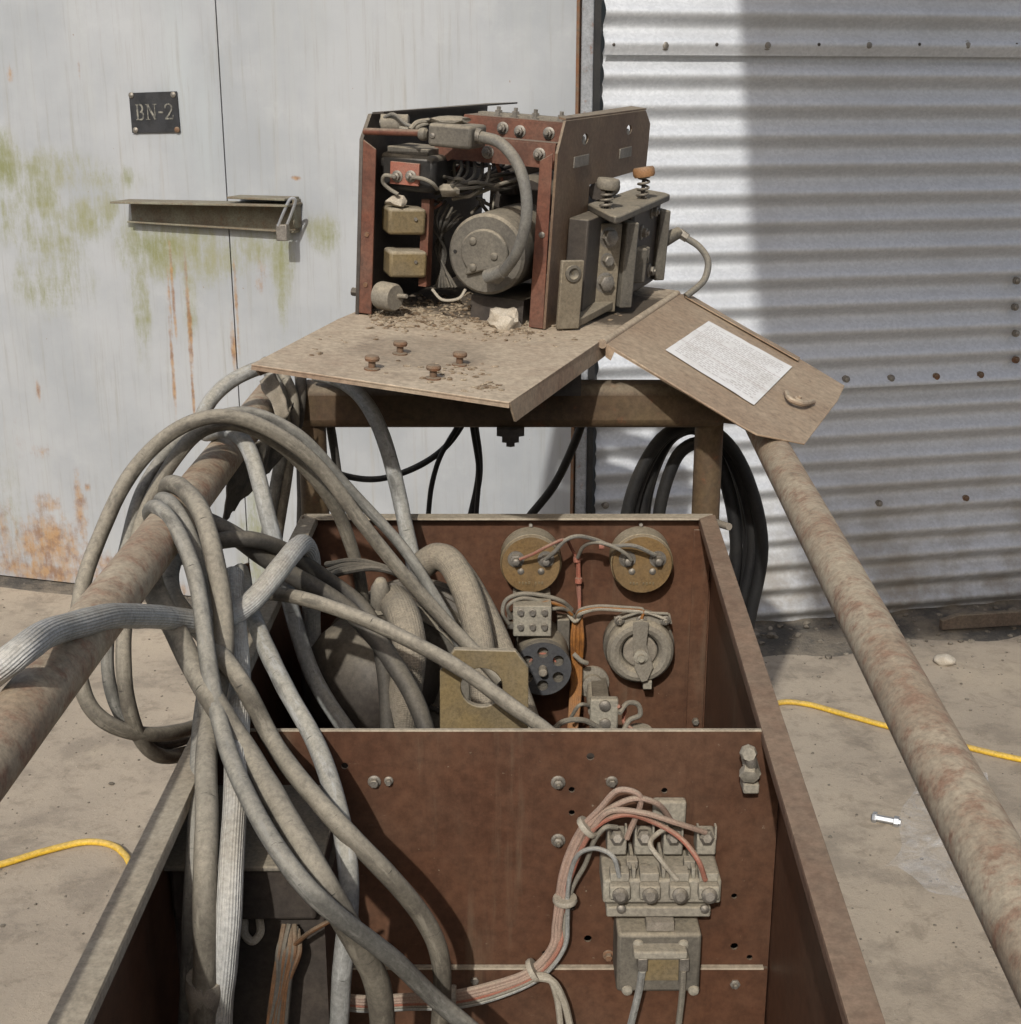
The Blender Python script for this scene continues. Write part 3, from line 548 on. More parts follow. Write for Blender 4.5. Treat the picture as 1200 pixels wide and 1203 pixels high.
# ---- back panel instruments
def meter(px, py, r, seedmark):
    c = W(px, py, YB - .052); b = Vector((c.x, YB, c.z))
    o = MB().lathe(b, -Y, [(r, 0), (r, .047), (r * .97, .051), (r * .2, .052)], 40).build('meter', 'brass_disc', cart)
    MB().lathe(b - Y * .0, -Y, [(r * 1.0 + .0015, .004), (r + .0015, .043), (r + .0005, .044)], 40).build('meter_case', 'relay_can', o)
    for s in (-1, 1):
        q = c + X * (s * r * .5) + Z * (r * .22); m = MB(); m.lathe(q + Y * .002, -Y, [(.0115, 0), (.0115, .003), (.0095, .0035), (.0095, .010), (.006, .0105), (.006, .020), (.004, .021)], 6); m.lathe(q, -Y, [(.0135, 0), (.0135, .002)], 16); m.build('terminal_stud', 'bolt_steel', o)
        q = c + X * (s * r * .34) - Z * (r * .22); MB().lathe(q + Y * .001, -Y, [(.0055, 0), (.0055, .002), (.0025, .004)], 10).build('screw', 'bolt_steel', o)
    for k in range(8):
        if (k * 7 + seedmark) % 5: MB().box(c + X * ((k - 3.5) * .0052) - Z * (r * .62 + .0004 * (k % 3)) - Y * .0012, (.0026, .0008, .0032 + .001 * (k % 2))).build('stamped_mark', 'relay_can', o)
    MB().tube([Vector((c.x, YB, c.z + r + .004)), Vector((c.x, YB - .012, c.z + r + .006))], .003, 8).build('screw', 'bolt_steel', o)
    return c
R1 = .0475
mc1 = meter(624, 664, R1, 2); mc2 = meter(755, 664, R1 * 1.02, 4)
# rotary switch: drum, dark disc with six holes, terminal block above
c = W(638, 786, YB - .105); R2 = .0455
sw = MB().lathe((c.x, YB, c.z), -Y, [(R2 * .95, 0), (R2 * .95, .085), (R2 * .5, .088)], 32).build('rotary_switch', 'grey_part', cart)
pts = circ(c, R2, X, Z, 40); hl = [circ(c + X * (R2 * .62 * math.cos(a)) + Z * (R2 * .62 * math.sin(a)), R2 * .20, X, Z, 14) for a in [R_(30 + 60 * i) for i in range(6)]]
MB().sheet(pts, Y * .014, hl).build('switch_disc', 'switch_face', sw, smooth=30)
MB().lathe(c, -Y, [(R2 * .12, -.02), (R2 * .15, 0), (R2 * .15, .016), (R2 * .10, .018)], 16).build('spindle', 'fabric_strap', sw)
MB().lathe(c + Y * .016, -Y, [(R2 * .5, 0), (R2 * .5, .003)], 20).build('inner_ring', 'wire_red', sw)
tb = MB().pbox(603, 712, 648, 748, YB - .09, YB - .005).build('terminal_block', 'contactor', cart, bevel=.002)
for i in range(3):
    for j in range(2):
        p = W(612 + i * 14, 719 + j * 17, YB - .09); MB().lathe(p + Y * .001, -Y, [(.006, 0), (.006, .003), (.0045, .0035), (.0045, .008)], 8).build('terminal_screw', 'bolt_steel', tb)
for i in range(2): MB().pbox(596, 722 + i * 11, 603, 728 + i * 11, YB - .055, YB - .045).build('terminal_lug', 'bolt_steel', tb)
MB().pbox(655, 728, 669, 778, YB - .03, YB - .002).build('insulator_strip', 'grey_part', cart, bevel=.002)
# rheostat: wound ring, carrier disc, wiper arm
c = W(753, 768, YB - .055); rr = .0585; m = MB(); n1, n2 = 72, 12; vs = []; fs = []
for i in range(n1):
    a = 2 * math.pi * i / n1 + math.pi / 2; gap = min(1, abs(((i / n1 + .5) % 1) - .5) * 30 + .6); rm = .0135 * (1.014 if i % 2 else .988)
    for j in range(n2):
        b = 2 * math.pi * j / n2; vs.append(c + Y * .018 + (X * math.cos(a) + Z * math.sin(a)) * (rr - .016 + rm * math.cos(b)) - Y * (rm * 1.35 * math.sin(b)))
for i in range(n1):
    for j in range(n2): fs.append((i * n2 + j, ((i + 1) % n1) * n2 + j, ((i + 1) % n1) * n2 + (j + 1) % n2, i * n2 + (j + 1) % n2))
rh = MB().lathe((c.x, YB, c.z), -Y, [(rr * .97, 0), (rr, .004), (rr, .02), (rr * .93, .024)], 40).build('rheostat', 'grey_part', cart)
m.add(vs, fs).build('winding_ring', 'dusty_grey', rh, smooth=25)
MB().lathe(c + Y * .032, -Y, [(rr * .47, 0), (rr * .47, .022), (rr * .43, .024)], 28).build('carrier_disc', 'fabric_strap', rh)
def px_poly(l, y): return [W(a, b, y) for a, b in l]
MB().prism(px_poly([(744, 731), (752, 729), (763, 731), (760, 757), (768, 784), (761, 800), (754, 802), (746, 786), (744, 760)], YB - .064), Y * .004).build('wiper_arm', 'dusty_grey', rh, bevel=.001)
MB().lathe(W(753, 771, YB - .064), -Y, [(.012, -.004), (.012, .004), (.006, .005), (.006, .012)], 12).build('wiper_screw', 'contactor', rh)
MB().pbox(756, 800, 766, 810, YB - .05, YB - .03).build('wiper_tip', 'contactor', rh, bevel=.001)
for px in (728, 754, 782): MB().bolt(W(px, 729, YB - .045), -Y, .006, .006, True, .005).build('terminal_stud', 'bolt_steel', rh)
m = MB(); m.prism(px_poly([(722, 727), (788, 723), (790, 733), (724, 736)], YB - .042), Y * .01); m.build('terminal_strip', 'dusty_grey', rh)
# socket lamp and white terminal bracket in front of the panel
c = W(697, 806, YB - .02); o = MB().lathe((c.x, YB, c.z), (0, -1, .0), [(.028, 0), (.028, .006), (.017, .008), (.017, .018), (.010, .02)], 20).build('lamp_socket', 'dusty_grey', cart)
m = MB(); m.prism(px_poly([(682, 806), (694, 797), (712, 802), (716, 812), (708, 815), (690, 812)], YB - .008), Y * .004); m.build('socket_flange', 'dusty_grey', o)
MB().tube([c, W(696, 820, YB - .05), W(698, 836, YB - .10)], .0095, 14).build('socket_stem', 'dusty_grey', o)
MB().lathe(W(712, 812, YB - .01), -Y, [(.005, 0), (.005, .008)], 8).build('screw', 'rusty_bolt', o)
tb = MB().pbox(694, 822, 726, 862, YB - .20, YB - .185).build('terminal_bracket', 'contactor', cart, bevel=.003)
MB().box((W(710, 850, YB - .16).x, YB - .09, W(710, 862, YB - .2).z + .004), (.025, .19, .008)).build('bracket_arm', 'dark_plate', tb)
for p in ((711, 829), (711, 850)): MB().lathe(W(*p, YB - .20) + Y * .001, -Y, [(.009, 0), (.009, .004), (.005, .006)], 12).build('terminal_screw', 'bolt_steel', tb)
MB().lathe(W(752, 858, YB - .15), Z, [(.022, -.03), (.022, .0), (.018, .004)], 20).build('fuse_cap', 'dusty_grey', cart)
# lifting bracket with a round hole
yk = 1.455; pts = px_poly([(517, 930), (517, 789), (534, 763), (606, 765), (621, 785), (621, 930)], yk)
o = MB().sheet(pts, Y * .009, [circ(W(566, 808, yk), .0245, X, Z, 28)]).build('lifting_bracket', 'relay_can', cart, bevel=.0012, smooth=30)
for px in (530, 606): MB().box(W(px, 900, yk + .003) + Y * .07 - Z * .05, (.01, .15, .05)).build('bracket_gusset', 'frame_paint', o)
# generator drum in the rear bay
dc = Vector((-.165, 1.80, .735)); ax = Vector((-.12, -1, .20)).normalized()
o = MB().lathe(dc - ax * .20, ax, [(.10, 0), (.128, .015), (.128, .16), (.120, .165), (.120, .19), (.128, .195), (.128, .215), (.112, .225), (.108, .212), (.05, .205), (.045, .235), (.02, .24)], 48).build('generator_drum', 'grey_part', cart)
for h in (.03, .06, .09, .12): MB().lathe(dc - ax * .20, ax, [(.126, h), (.136, h + .004), (.136, h + .012), (.126, h + .016)], 48).build('drum_band', 'dark_plate', o)
u, w_ = basis(ax)
for k in range(10):
    a = 2 * math.pi * k / 10 + .3; q = dc + ax * .014 + (u * math.cos(a) + w_ * math.sin(a)) * .119; MB().lathe(q, ax, [(.009, 0), (.009, .008), (.005, .011)], 6).build('drum_bolt', 'grey_part', o)
for k in range(7):
    a = R_(20 + k * 23); q = dc + ax * .008 + (u * math.cos(a) + w_ * math.sin(a)) * .078; MB().box(q, (.006, .05, .012), (ax.cross(u * math.cos(a) + w_ * math.sin(a)), u * math.cos(a) + w_ * math.sin(a), ax)).build('cooling_rib', 'cable_dark', o)
MB().box((-.14, 1.86, .475), (.3, .2, .27)).build('drum_cradle', 'dark_plate', o)
MB().lathe(W(447, 692, 1.70), (.1, -.4, .9), [(.012, -.03), (.013, 0), (.010, .008), (.007, .016), (.004, .018)], 14).build('filler_cap', 'dusty_grey', o)
MB().lathe(W(418, 800, 1.74), (-.45, -1, .25), [(.085, -.10), (.088, -.02), (.080, .015), (.062, .036), (.035, .046), (.008, .048)], 32).build('end_bell', 'dark_plate', o)
for k in range(4): MB().tube([W(372 + k * 4, 690 - k * 9, 1.84), W(405 + k * 8, 672 - k * 4, 1.74), W(450 + k * 9, 668 + k * 3, 1.72), W(500 + k * 6, 700 + k * 6, 1.80)], .0042, 8).build('drum_lead', 'cable_dark', o)
# ---- contactor on the partition
yf = YP - .062
ct = MB().pbox(713, 1066, 835, 1078, yf + .006, YP).build('contactor', 'contactor', cart, bevel=.002)
MB().pbox(709, 1034, 847, 1062, yf, YP - .0).build('contactor_body', 'contactor', ct, bevel=.003)
MB().pbox(726, 1098, 822, 1166, YP - .058, YP).build('coil_housing', 'grey_part', ct, bevel=.004)
MB().pbox(760, 1084, 792, 1094, YP - .059, YP - .04).build('date_tag', 'fabric_strap', ct)
MB().pbox(745, 1119, 808, 1128, YP - .074, YP - .055).build('coil_clip', 'contactor', ct, bevel=.002)
for x in (750, 799): MB().pbox(x, 1127, x + 11, 1142, YP - .074, YP - .056).build('coil_terminal', 'bolt_steel', ct, bevel=.001)
MB().pbox(757, 1128, 797, 1152, YP - .066, YP - .055).build('coil_label', 'relay_can', ct)
for x, y in ((750, 1109), (803, 1109), (737, 1163), (815, 1163)): MB().lathe(W(x, y, YP - .057), -Y, [(.0065, 0), (.0055, .003), (.002, .005)], 12).build('rivet', 'contactor', ct)
for x in (730, 828): MB().lathe(W(x, 1067, yf + .004), -Y, [(.005, 0), (.005, .003), (.002, .005)], 10).build('screw', 'bolt_steel', ct)
zt = W(770, 1034, yf).z
for i, x in enumerate((728, 763, 798, 832)):
    p = W(x, 1044, yf); MB().box(p - Y * .004 + Z * .0, (.022, .012, .016)).build('terminal_block', 'contactor', ct, bevel=.002)
    MB().lathe(p - Y * .011 - Z * .001, (0, -1, .25), [(.0085, -.004), (.0085, .003), (.005, .006)], 12).build('terminal_screw', 'bolt_steel', ct)
    MB().box((p.x, p.y + .006, zt + .004), (.020, .016, .010)).build('terminal_lug', 'contactor', ct, bevel=.001)
    p2 = W((725, 757, 791, 830)[i], 982, YP - .022); MB().box((p2.x, YP - .014, p2.z - .010), (.021, .026, .022)).build('terminal_block', 'contactor', ct, bevel=.002)
    MB().lathe(p2 - Y * .004, (0, -1, .35), [(.0085, -.008), (.0085, .003), (.005, .006)], 6).build('terminal_screw', 'bolt_steel', ct)
    for s in (-1, 1): MB().box((p2.x + s * .0095, YP - .022, p2.z + .005), (.002, .008, .016)).build('terminal_lug', 'contactor', ct)
for x in (745, 780, 815): MB().box((W(x, 1040, yf).x, yf + .03, zt + .006), (.004, .055, .012)).build('barrier', 'contactor', ct, bevel=.001)
for x in (744, 812): MB().box((W(x, 1040, yf).x, yf + .020, zt + .009), (.012, .012, .010)).build('barrier_block', 'dusty_grey', ct, bevel=.001)
MB().lathe(Vector((W(761, 1020, yf).x, yf + .024, zt)), Z, [(.006, 0), (.006, .002), (.004, .003)], 12).build('screw', 'dusty_grey', ct)
m = MB(); m.pbox(768, 942, 806, 972, YP - .012, YP); m.build('mount_plate', 'contactor', ct, bevel=.003)
# ---- transformer at the left of the front bay
o = MB().pbox(198, 1020, 372, 1082, 1.165, 1.318).build('transformer_box', 'dark_plate', cart, bevel=.004)
m = MB(); a = W(198, 1020, 1.165); b = W(372, 1020, 1.165); m.box(((a.x + b.x) / 2, 1.24, a.z + .003), (b.x - a.x + .012, .165, .006)); m.build('box_lid', 'dusty_grey', o, bevel=.002)
MB().box(((a.x + b.x) / 2 - .0, 1.245, .5), (.15, .13, .56)).build('box_pedestal', 'dark_plate', o)
m = MB(); m.tube([W(287, 1080, 1.175), W(288, 1098, 1.165), W(297, 1106, 1.16), W(306, 1096, 1.165), W(305, 1080, 1.175)], .0042, 8); m.build('wire_loop', 'wire_white', cart)
MB().pbox(300, 1086, 356, 1230, 1.2, 1.3).build('coil_core', 'cable_dark', cart, bevel=.004)
# ---- wires
def wire(pts, r, mt, name='wire', parent=None): return MB().tube([W(*p) for p in pts], r, 8, 8).build(name, mt, parent or cart)
yq = YB - .07
wire([(611, 657, yq), (626, 651, yq - .01), (645, 641, yq - .02), (662, 634, yq - .01), (672, 645, YB - .03), (678, 658, YB - .02), (679, 690, YB - .01), (681, 712, YB - .015)], .0026, 'wire_red')
wire([(641, 657, yq), (652, 648, yq - .01), (664, 635, yq - .012), (678, 630, yq - .01), (700, 634, yq), (718, 641, yq), (744, 641, yq - .008), (770, 652, yq)], .0034, 'conduit')
wire([(679, 655, YB - .03), (686, 642, YB - .05), (700, 637, yq), (718, 641, yq - .01), (736, 651, yq - .006), (742, 658, yq)], .003, 'wire_grey')
wire([(680, 660, YB - .02), (681, 690, YB - .015), (681, 722, YB - .02)], .003, 'wire_red')
for x, y in ((678, 657), (680, 682), (707, 641)): MB().lathe(W(x, y, YB - .02 if x < 700 else yq), Z if x < 700 else X, [(.006, -.004), (.0065, 0), (.006, .004)], 10).build('cable_tie', 'wire_red', cart)
wire([(598, 733, YB - .055), (591, 722, YB - .06), (594, 706, YB - .06), (610, 698, YB - .065), (635, 699, YB - .06), (660, 706, YB - .05), (672, 716, YB - .03)], .0034, 'wire_grey')
wire([(601, 726, YB - .055), (597, 712, YB - .07), (612, 703, YB - .07), (640, 707, YB - .06), (664, 714, YB - .05), (676, 726, YB - .03)], .003, 'wire_grey')
wire([(628, 735, YB - .068), (632, 717, YB - .08), (640, 708, YB - .07), (660, 712, YB - .055), (672, 722, YB - .04)], .003, 'wire_orange')
wire([(641, 718, YB - .07), (652, 715, YB - .07), (665, 716, YB - .05), (674, 724, YB - .035)], .003, 'wire_grey')
for i in range(4): wire([(676 + i, 726 + i, YB - .03), (682, 716 + i * 2, YB - .05), (700, 712 + i * 1.5, YB - .05), (730, 713 + i * 1.5, YB - .05), (756, 716 + i * 1.2, YB - .05), ((728, 754, 782, 785)[i], (727, 727, 727, 721)[i], YB - .05)], .0024, ('wire_grey', 'wire_orange', 'wire_white', 'wire_grey')[i])
for i in range(6): wire([(675 + i * 1.6, 724, YB - .03), (672 + i * 2.6, 750, YB - .03 - .004 * (i % 2)), (673 + i * 2, 780, YB - .02), (671 + i * 2.2, 815, YB - .03), (668 + i * 1.8, 862, YB - .06)], .0027, 'wire_orange')
wire([(668, 722, YB - .03), (676, 730, YB - .045), (684, 722, YB - .03)], .003, 'wire_white', 'cable_tie')
wire([(674, 768, YB - .04), (684, 777, YB - .045), (690, 779, YB - .04)], .004, 'wire_grey', 'cable_tie')
wire([(670, 845, YB - .1), (682, 828, YB - .12), (696, 830, YB - .1)], .003, 'wire_grey')
wire([(650, 858, YB - .3), (662, 848, YB - .28), (685, 846, YB - .26), (705, 856, YB - .24)], .0042, 'wire_grey')
wire([(728, 838, YB - .2), (738, 826, YB - .18), (750, 828, YB - .17), (752, 840, YB - .17), (740, 846, YB - .17), (733, 858, YB - .18)], .004, 'wire_grey')
wire([(727, 830, YB - .2), (735, 834, YB - .17), (733, 848, YB - .17), (745, 858, YB - .18)], .0028, 'wire_red')
# contactor harness
def har(i): return [(652 + i * 3, 1085 - i, YP - .016 - .003 * (i % 3)), (648 + i * 3.2, 1112, YP - .018 - .003 * (i % 2)), (622 + i * 3, 1140 + i * 1.5, YP - .022), (575 + i * 2, 1157 + i * 3, YP - .03), (535, 1166 + i * 3.5, YP - .04), (480, 1170 + i * 3, YP - .05), (420, 1172 + i * 3, YP - .055), (370, 1160 + i * 3, YP - .06), (340 + i * 3, 1130 + i * 4, YP - .05)]
ends = [([(737, 985, YP - .035), (752, 935, YP - .05), (728, 928, YP - .05), (705, 950, YP - .04), (682, 975, YP - .028), (662, 1020, YP - .02)], 'wire_pink', .0042),
        ([(790, 966, YP - .02), (772, 944, YP - .045), (748, 938, YP - .05), (722, 947, YP - .045), (690, 972, YP - .032), (666, 1025, YP - .022)], 'wire_pink', .0042),
        ([(829, 978, YP - .03), (795, 967, YP - .05), (755, 955, YP - .055), (718, 953, YP - .05), (694, 978, YP - .036), (668, 1030, YP - .026)], 'wire_pink', .0042),
        ([(829, 1034, yf - .004), (820, 1010, yf - .008), (800, 985, yf + .01), (770, 967, yf + .018), (735, 957, YP - .05), (700, 972, YP - .04), (670, 1032, YP - .03)], 'wire_red', .0038),
        ([(725, 972, YP - .03), (712, 972, YP - .04), (700, 985, YP - .035), (688, 1015, YP - .022), (672, 1045, YP - .018)], 'wire_grey', .0036),
        ([(728, 1030, yf - .002), (720, 1006, yf - .006), (700, 997, yf + .01), (680, 1004, YP - .04), (668, 1040, YP - .03)], 'hose_grey', .0034),
        ([(796, 1034, yf - .004), (778, 1012, yf - .004), (764, 992, yf + .004), (772, 980, yf + .02), (785, 972, YP - .045)], 'wire_white', .0034)]
for i, (e, mt, r) in enumerate(ends): wire(e + (har(i) if i < 6 else []), r * (.75 if i < 6 else .8), mt)
for p, ax_ in (((664, 1057, YP - .024), Z), ((627, 1140, YP - .024), X + Z * .6), ((533, 1172, YP - .042), X), ((690, 972, YP - .034), X + Z)):
    MB().lathe(W(*p), ax_, [(.013, -.003), (.014, 0), (.013, .003)], 14).build('cable_tie', 'wire_white', cart)
wire([(627, 1148, YP - .03), (648, 1152, YP - .03), (662, 1175, YP - .03), (672, 1215, YP - .03)], .0042, 'wire_white'); wire([(624, 1146, YP - .03), (644, 1148, YP - .028), (654, 1170, YP - .026), (660, 1215, YP - .024)], .0038, 'wire_white')
wire([(755, 1140, YP - .07), (752, 1160, YP - .06), (740, 1210, YP - .045)], .0042, 'hose_grey'); wire([(803, 1140, YP - .07), (802, 1165, YP - .06), (797, 1210, YP - .045)], .0036, 'wire_grey')
for i in range(9): wire([(334 + i * 2, 1086 + (i % 3) * 3, 1.172), (328 + i * 3 - i % 2 * 4, 1118, 1.155), (322 + i * 2 + (i * 7) % 5, 1155, 1.15), (312 + i * 3 - (i * 5) % 7, 1235, 1.15)], .0028, ('wire_brown', 'cable_dark', 'wire_brown', 'cable_dark')[i % 4])
for i in range(8): wire([(386, 1176 + i * 1.5, 1.22), (366 - i, 1160 + i * 2, 1.20), (350 - i, 1135 + i * 4, 1.19), (346 - i * 2, 1110 + i * 4, 1.2)], .0026, 'wire_white')
wire([(343, 1113, 1.16), (365, 1095, 1.15), (388, 1082, 1.15)], .0024, 'wire_brown')
# bent rusty scrap of the rim at the rear left corner
m = MB(); m.prism([W(262, 682, 1.62), W(276, 668, 1.62), W(292, 662, 1.66), (W(296, 690, 1.66)), W(286, 702, 1.66), W(282, 684, 1.63)], Y * .006); m.build('bent_bracket', 'rusty_bolt', cart)
m = MB(); m.prism([W(350, 622, YB - .02), W(355, 608, YB - .02), W(362, 612, YB - .02), W(366, 640, YB - .02)], Y * .01); m.build('corner_gusset', 'primer', cart)

# ================================================================== TRAY AND WIRE FEEDER
dT = ray(1171, 74).normalized(); nn_ = ray(297, 428).cross(ray(595, 472)); wT = -dT.cross(nn_).normalized(); wT = wT if wT.x > 0 else -wT
uT = wT.cross(dT); OT = G(595, 472, 1.175); AXT = (wT, dT, uT)
def T(x, y, z): return OT + wT * x + dT * y + uT * z
def L(px, py, ax, v):
    d = ray(px, py); k = AXT[ax]; return CAM + d * ((v - (CAM - OT).dot(k)) / d.dot(k))
def loc(p): q = p - OT; return Vector((q.dot(wT), q.dot(dT), q.dot(uT)))
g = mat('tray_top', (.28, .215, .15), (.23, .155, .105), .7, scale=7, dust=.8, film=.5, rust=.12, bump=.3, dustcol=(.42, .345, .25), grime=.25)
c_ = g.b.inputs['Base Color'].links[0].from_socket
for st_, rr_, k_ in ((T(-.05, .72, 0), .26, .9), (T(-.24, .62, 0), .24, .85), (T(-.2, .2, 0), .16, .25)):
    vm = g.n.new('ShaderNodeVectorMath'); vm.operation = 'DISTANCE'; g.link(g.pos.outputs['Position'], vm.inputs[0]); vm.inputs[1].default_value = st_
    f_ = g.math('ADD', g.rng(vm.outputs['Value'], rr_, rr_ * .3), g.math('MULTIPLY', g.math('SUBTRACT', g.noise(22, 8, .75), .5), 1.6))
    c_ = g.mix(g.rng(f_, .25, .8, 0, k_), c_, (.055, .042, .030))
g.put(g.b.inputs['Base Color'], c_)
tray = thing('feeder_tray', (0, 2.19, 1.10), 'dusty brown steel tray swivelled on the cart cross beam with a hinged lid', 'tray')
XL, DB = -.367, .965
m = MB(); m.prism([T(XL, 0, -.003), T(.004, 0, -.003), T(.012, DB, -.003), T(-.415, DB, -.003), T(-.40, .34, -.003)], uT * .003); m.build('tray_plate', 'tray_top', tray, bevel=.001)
m = MB(); m.prism([T(.0045, .002, -.0005), T(.0125, DB, -.0005), T(.0125, DB, -.03), T(.0085, .02, -.03)], wT * -.003); m.build('tray_flange', 'tray_steel', tray)
m = MB(); m.prism([T(XL, .0005, -.0032), T(.004, .0005, -.0032), T(.004, .0005, -.008), T(XL, .0005, -.008)], dT * .012); m.build('tray_flange', 'tray_steel', tray)
m = MB(); m.prism([T(XL + .001, .003, -.0032), T(-.399, .34, -.0032), T(-.399, .34, -.02), T(XL + .001, .02, -.02)], wT * .003); m.build('tray_flange', 'tray_steel', tray)
pc = Vector((.0, 2.185, 1.10)); MB().cyl(pc, (0, 2.185, 1.17), .05, .05, 24).build('swivel_post', 'dark_plate', tray)
for y in (2.10, 2.27): MB().box((-.02, y, 1.135), (.26, .03, .066)).build('tray_bearer', 'dark_plate', tray)
for x, y in ((437, 434), (470, 416), (509, 445), (540, 429)):
    b = L(x, y, 2, 0); MB().lathe(b, uT, [(.011, -.001), (.011, .002), (.005, .003), (.005, .012), (.0095, .0125), (.0105, .016), (.009, .019), (.003, .02)], 12).build('stud', 'rusty_bolt', tray)
# lid hinged along the right edge
h0, h1 = T(.020, .42, -.002), T(.028, .94, -.002); lp = h0; lv = (L(945, 521, 1, .42) - h0).normalized(); ln_ = lv.cross(h1 - h0).normalized(); ln_ = ln_ if ln_.z > 0 else -ln_
def LD(px, py, off=0): return PLN(px, py, lp + ln_ * off, ln_)
o = MB().prism([LD(*q) for q in ((712, 403), (800, 345), (812, 346), (938, 420), (993, 453), (985, 470), (946, 521), (890, 510), (872, 500))], ln_ * -.003).build('lid', 'lid_steel', tray, bevel=.0008)
MB().prism([LD(712, 403), LD(712, 403) - Z * .022, LD(718, 407) - Z * .022, LD(722, 409) - Z * .006, LD(880, 503) - Z * .006, LD(880, 503)], dT * .002).build('lid_flange', 'lid_steel', o)
MB().prism([LD(806, 346, -.001), LD(940, 421, -.001), LD(938, 424, .004), LD(805, 349, .003)], ln_ * .002).build('lid_flange', 'lid_steel', o)
pq = [LD(*q, .0022) for q in ((782, 411), (833, 377), (931, 431), (886, 476))]
m = MB(); N = 10; vs = []; fs = []; uvs = []
for j in range(N + 1):
    for i in range(N + 1):
        u, v = i / N, j / N; p = pq[0].lerp(pq[3], u).lerp(pq[1].lerp(pq[2], u), v); vs.append(p + ln_ * (.0016 * abs(noise.noise(p * 22))))
for j in range(N):
    for i in range(N): k = j * (N + 1) + i; fs.append((k, k + 1, k + N + 2, k + N + 1)); uvs.append([((i + a) / N, (j + b) / N) for a, b in ((0, 0), (1, 0), (1, 1), (0, 1))])
m.add(vs, fs, uvs).build('paper_sheet', 'paper', o)
MB().cyl(T(.013, .425, -.003), T(.021, .94, -.003), .0075, k=12).build('hinge_tube', 'tray_steel', o)
c = LD(940, 470, .004); m = MB(); m.lathe(LD(938, 470), ln_, [(.008, 0), (.008, .003), (.004, .004), (.004, .008)], 12)
m.tube([LD(924, 461, .006), LD(930, 470, .011), LD(942, 474, .011), LD(956, 472, .006)], .0045, 8); m.build('wing_latch', 'tray_steel', o)

fd = thing('wire_feeder', T(-.24, .7, 0), 'grimy wire feeder with exposed motor, relays and feed rolls on the tray', 'wire feeder')
XA, XB = -.387, -.094; YA0, YB0 = .39, .455; DE = .985
# left side plate and its red front post
m = MB(); m.prism([T(XA, YA0, .0), T(XA, .96, 0), T(XA, .96, .312), T(XA, .42, .312), T(XA, YA0, .275)], wT * -.006); m.build('side_plate', 'dark_plate', fd)
m = MB(); m.prism([T(XA, YA0, .003), T(XA + .022, YA0, .003), T(XA + .022, YA0, .262), T(XA, YA0, .275)], dT * .004); m.build('front_post', 'primer_bright', fd, bevel=.001)
m = MB(); m.prism([T(XA + .001, .42, .312), T(XA + .001, .96, .312), T(XA + .06, .96, .318), T(XA + .02, .42, .314)], uT * .003); m.build('top_flange', 'dark_plate', fd)
m = MB(); m.prism([L(430, 152, 1, .4), L(425, 158, 1, .4), L(437, 158, 1, .4)], dT * .01); 
for k in range(2): MB().lathe(T(XA + .011, YA0, (.13, .05)[k]), -dT, [(.004, -.001), (.004, .002)], 10).build('screw', 'rusty_bolt', fd)
MB().lathe(T(XA - .006, .42, .03), -wT, [(.012, -.001), (.012, .006), (.007, .007), (.007, .02)], 8).build('side_knob', 'dark_plate', fd)
# right side plate, L-shaped, with keyholes and maker's plates
pl = [loc(L(*q, 0, XB)) for q in ((640, 394), (648, 190), (662, 143), (757, 127), (762, 145), (757, 197), (692, 216), (683, 300), (683, 372))]
pl[0].y = YB0; pl[1].y = YB0; pl[0].z = .002; pl[1].z = .275; pl[2].z = pl[3].z = .322; pl[8].z = .002; pl[7].y = pl[6].y = pl[8].y = .655
def keyhole(px, py):
    c = loc(L(px, py, 0, XB)); out = []
    for i in range(14):
        a = 2 * math.pi * i / 14; out.append(T(XB, c.y + .020 * math.cos(a), c.z + .009 * math.sin(a)))
    return out
MB().sheet([T(XB, q.y, q.z) for q in pl], wT * .004, [keyhole(685, 163), keyhole(737, 152)]).build('side_plate', 'feeder_plate', fd, smooth=25)
m = MB(); m.prism([T(XB, YB0 - .001, .002), T(XB - .024, YB0 - .001, .002), T(XB - .024, YB0 - .001, .262), T(XB - .004, YB0 - .001, .275)], dT * .004); m.build('front_post', 'primer_bright', fd, bevel=.001)
m = MB(); m.prism([T(XB, .50, .322), T(XB, 1.04, .322), T(XB - .03, 1.04, .324), T(XB - .012, .50, .324)], uT * .003); m.build('top_flange', 'feeder_plate', fd)
for x, y in ((685, 168), (737, 158)): MB().lathe(L(x, y, 0, XB + .001), wT, [(.011, -.02), (.011, .001), (.006, .003)], 12).build('plate_screw', 'bolt_steel', fd)
for x, y in ((683, 189), (735, 179)): c = loc(L(x, y, 0, XB + .005)); MB().box(T(XB + .005, c.y, c.z), (.003, .085, .018), (wT, dT, uT)).build('rating_plate', 'bolt_steel', fd, bevel=.001)
MB().lathe(T(XB - .012, YB0, .15), -dT, [(.005, 0), (.005, .003), (.003, .004)], 10).build('screw', 'bolt_steel', fd)
# rear plate (two halves, light passes between) and top cross members
MB().box(T(-.31, .97, .15), (.13, .004, .30), AXT).build('rear_plate', 'dark_plate', fd)
MB().box(T(-.175, .97, .05), (.15, .004, .10), AXT).build('rear_plate', 'dark_plate', fd)
m = MB(); m.box(T(-.185, .475, .268), (.17, .004, .036), AXT); m.box(T(-.185, .49, .287), (.17, .03, .003), AXT); m.build('cross_member', 'primer_bright', fd)
m = MB(); m.box(T(-.20, .60, .292), (.20, .004, .036), AXT); m.box(T(-.20, .635, .311), (.20, .07, .003), AXT); m.build('cross_member', 'primer_bright', fd)
m = MB(); m.box(T(-.20, .80, .305), (.21, .10, .003), AXT); m.build('cross_member', 'primer_bright', fd)
for x, y, z in ((-.23, .598, .296), (-.20, .598, .293), (-.15, .598, .294), (-.125, .473, .27), (-.21, .473, .266)): MB().bolt(T(x, y, z), -dT, .007, .007, True, .006).build('bolt', 'bolt_steel', fd)
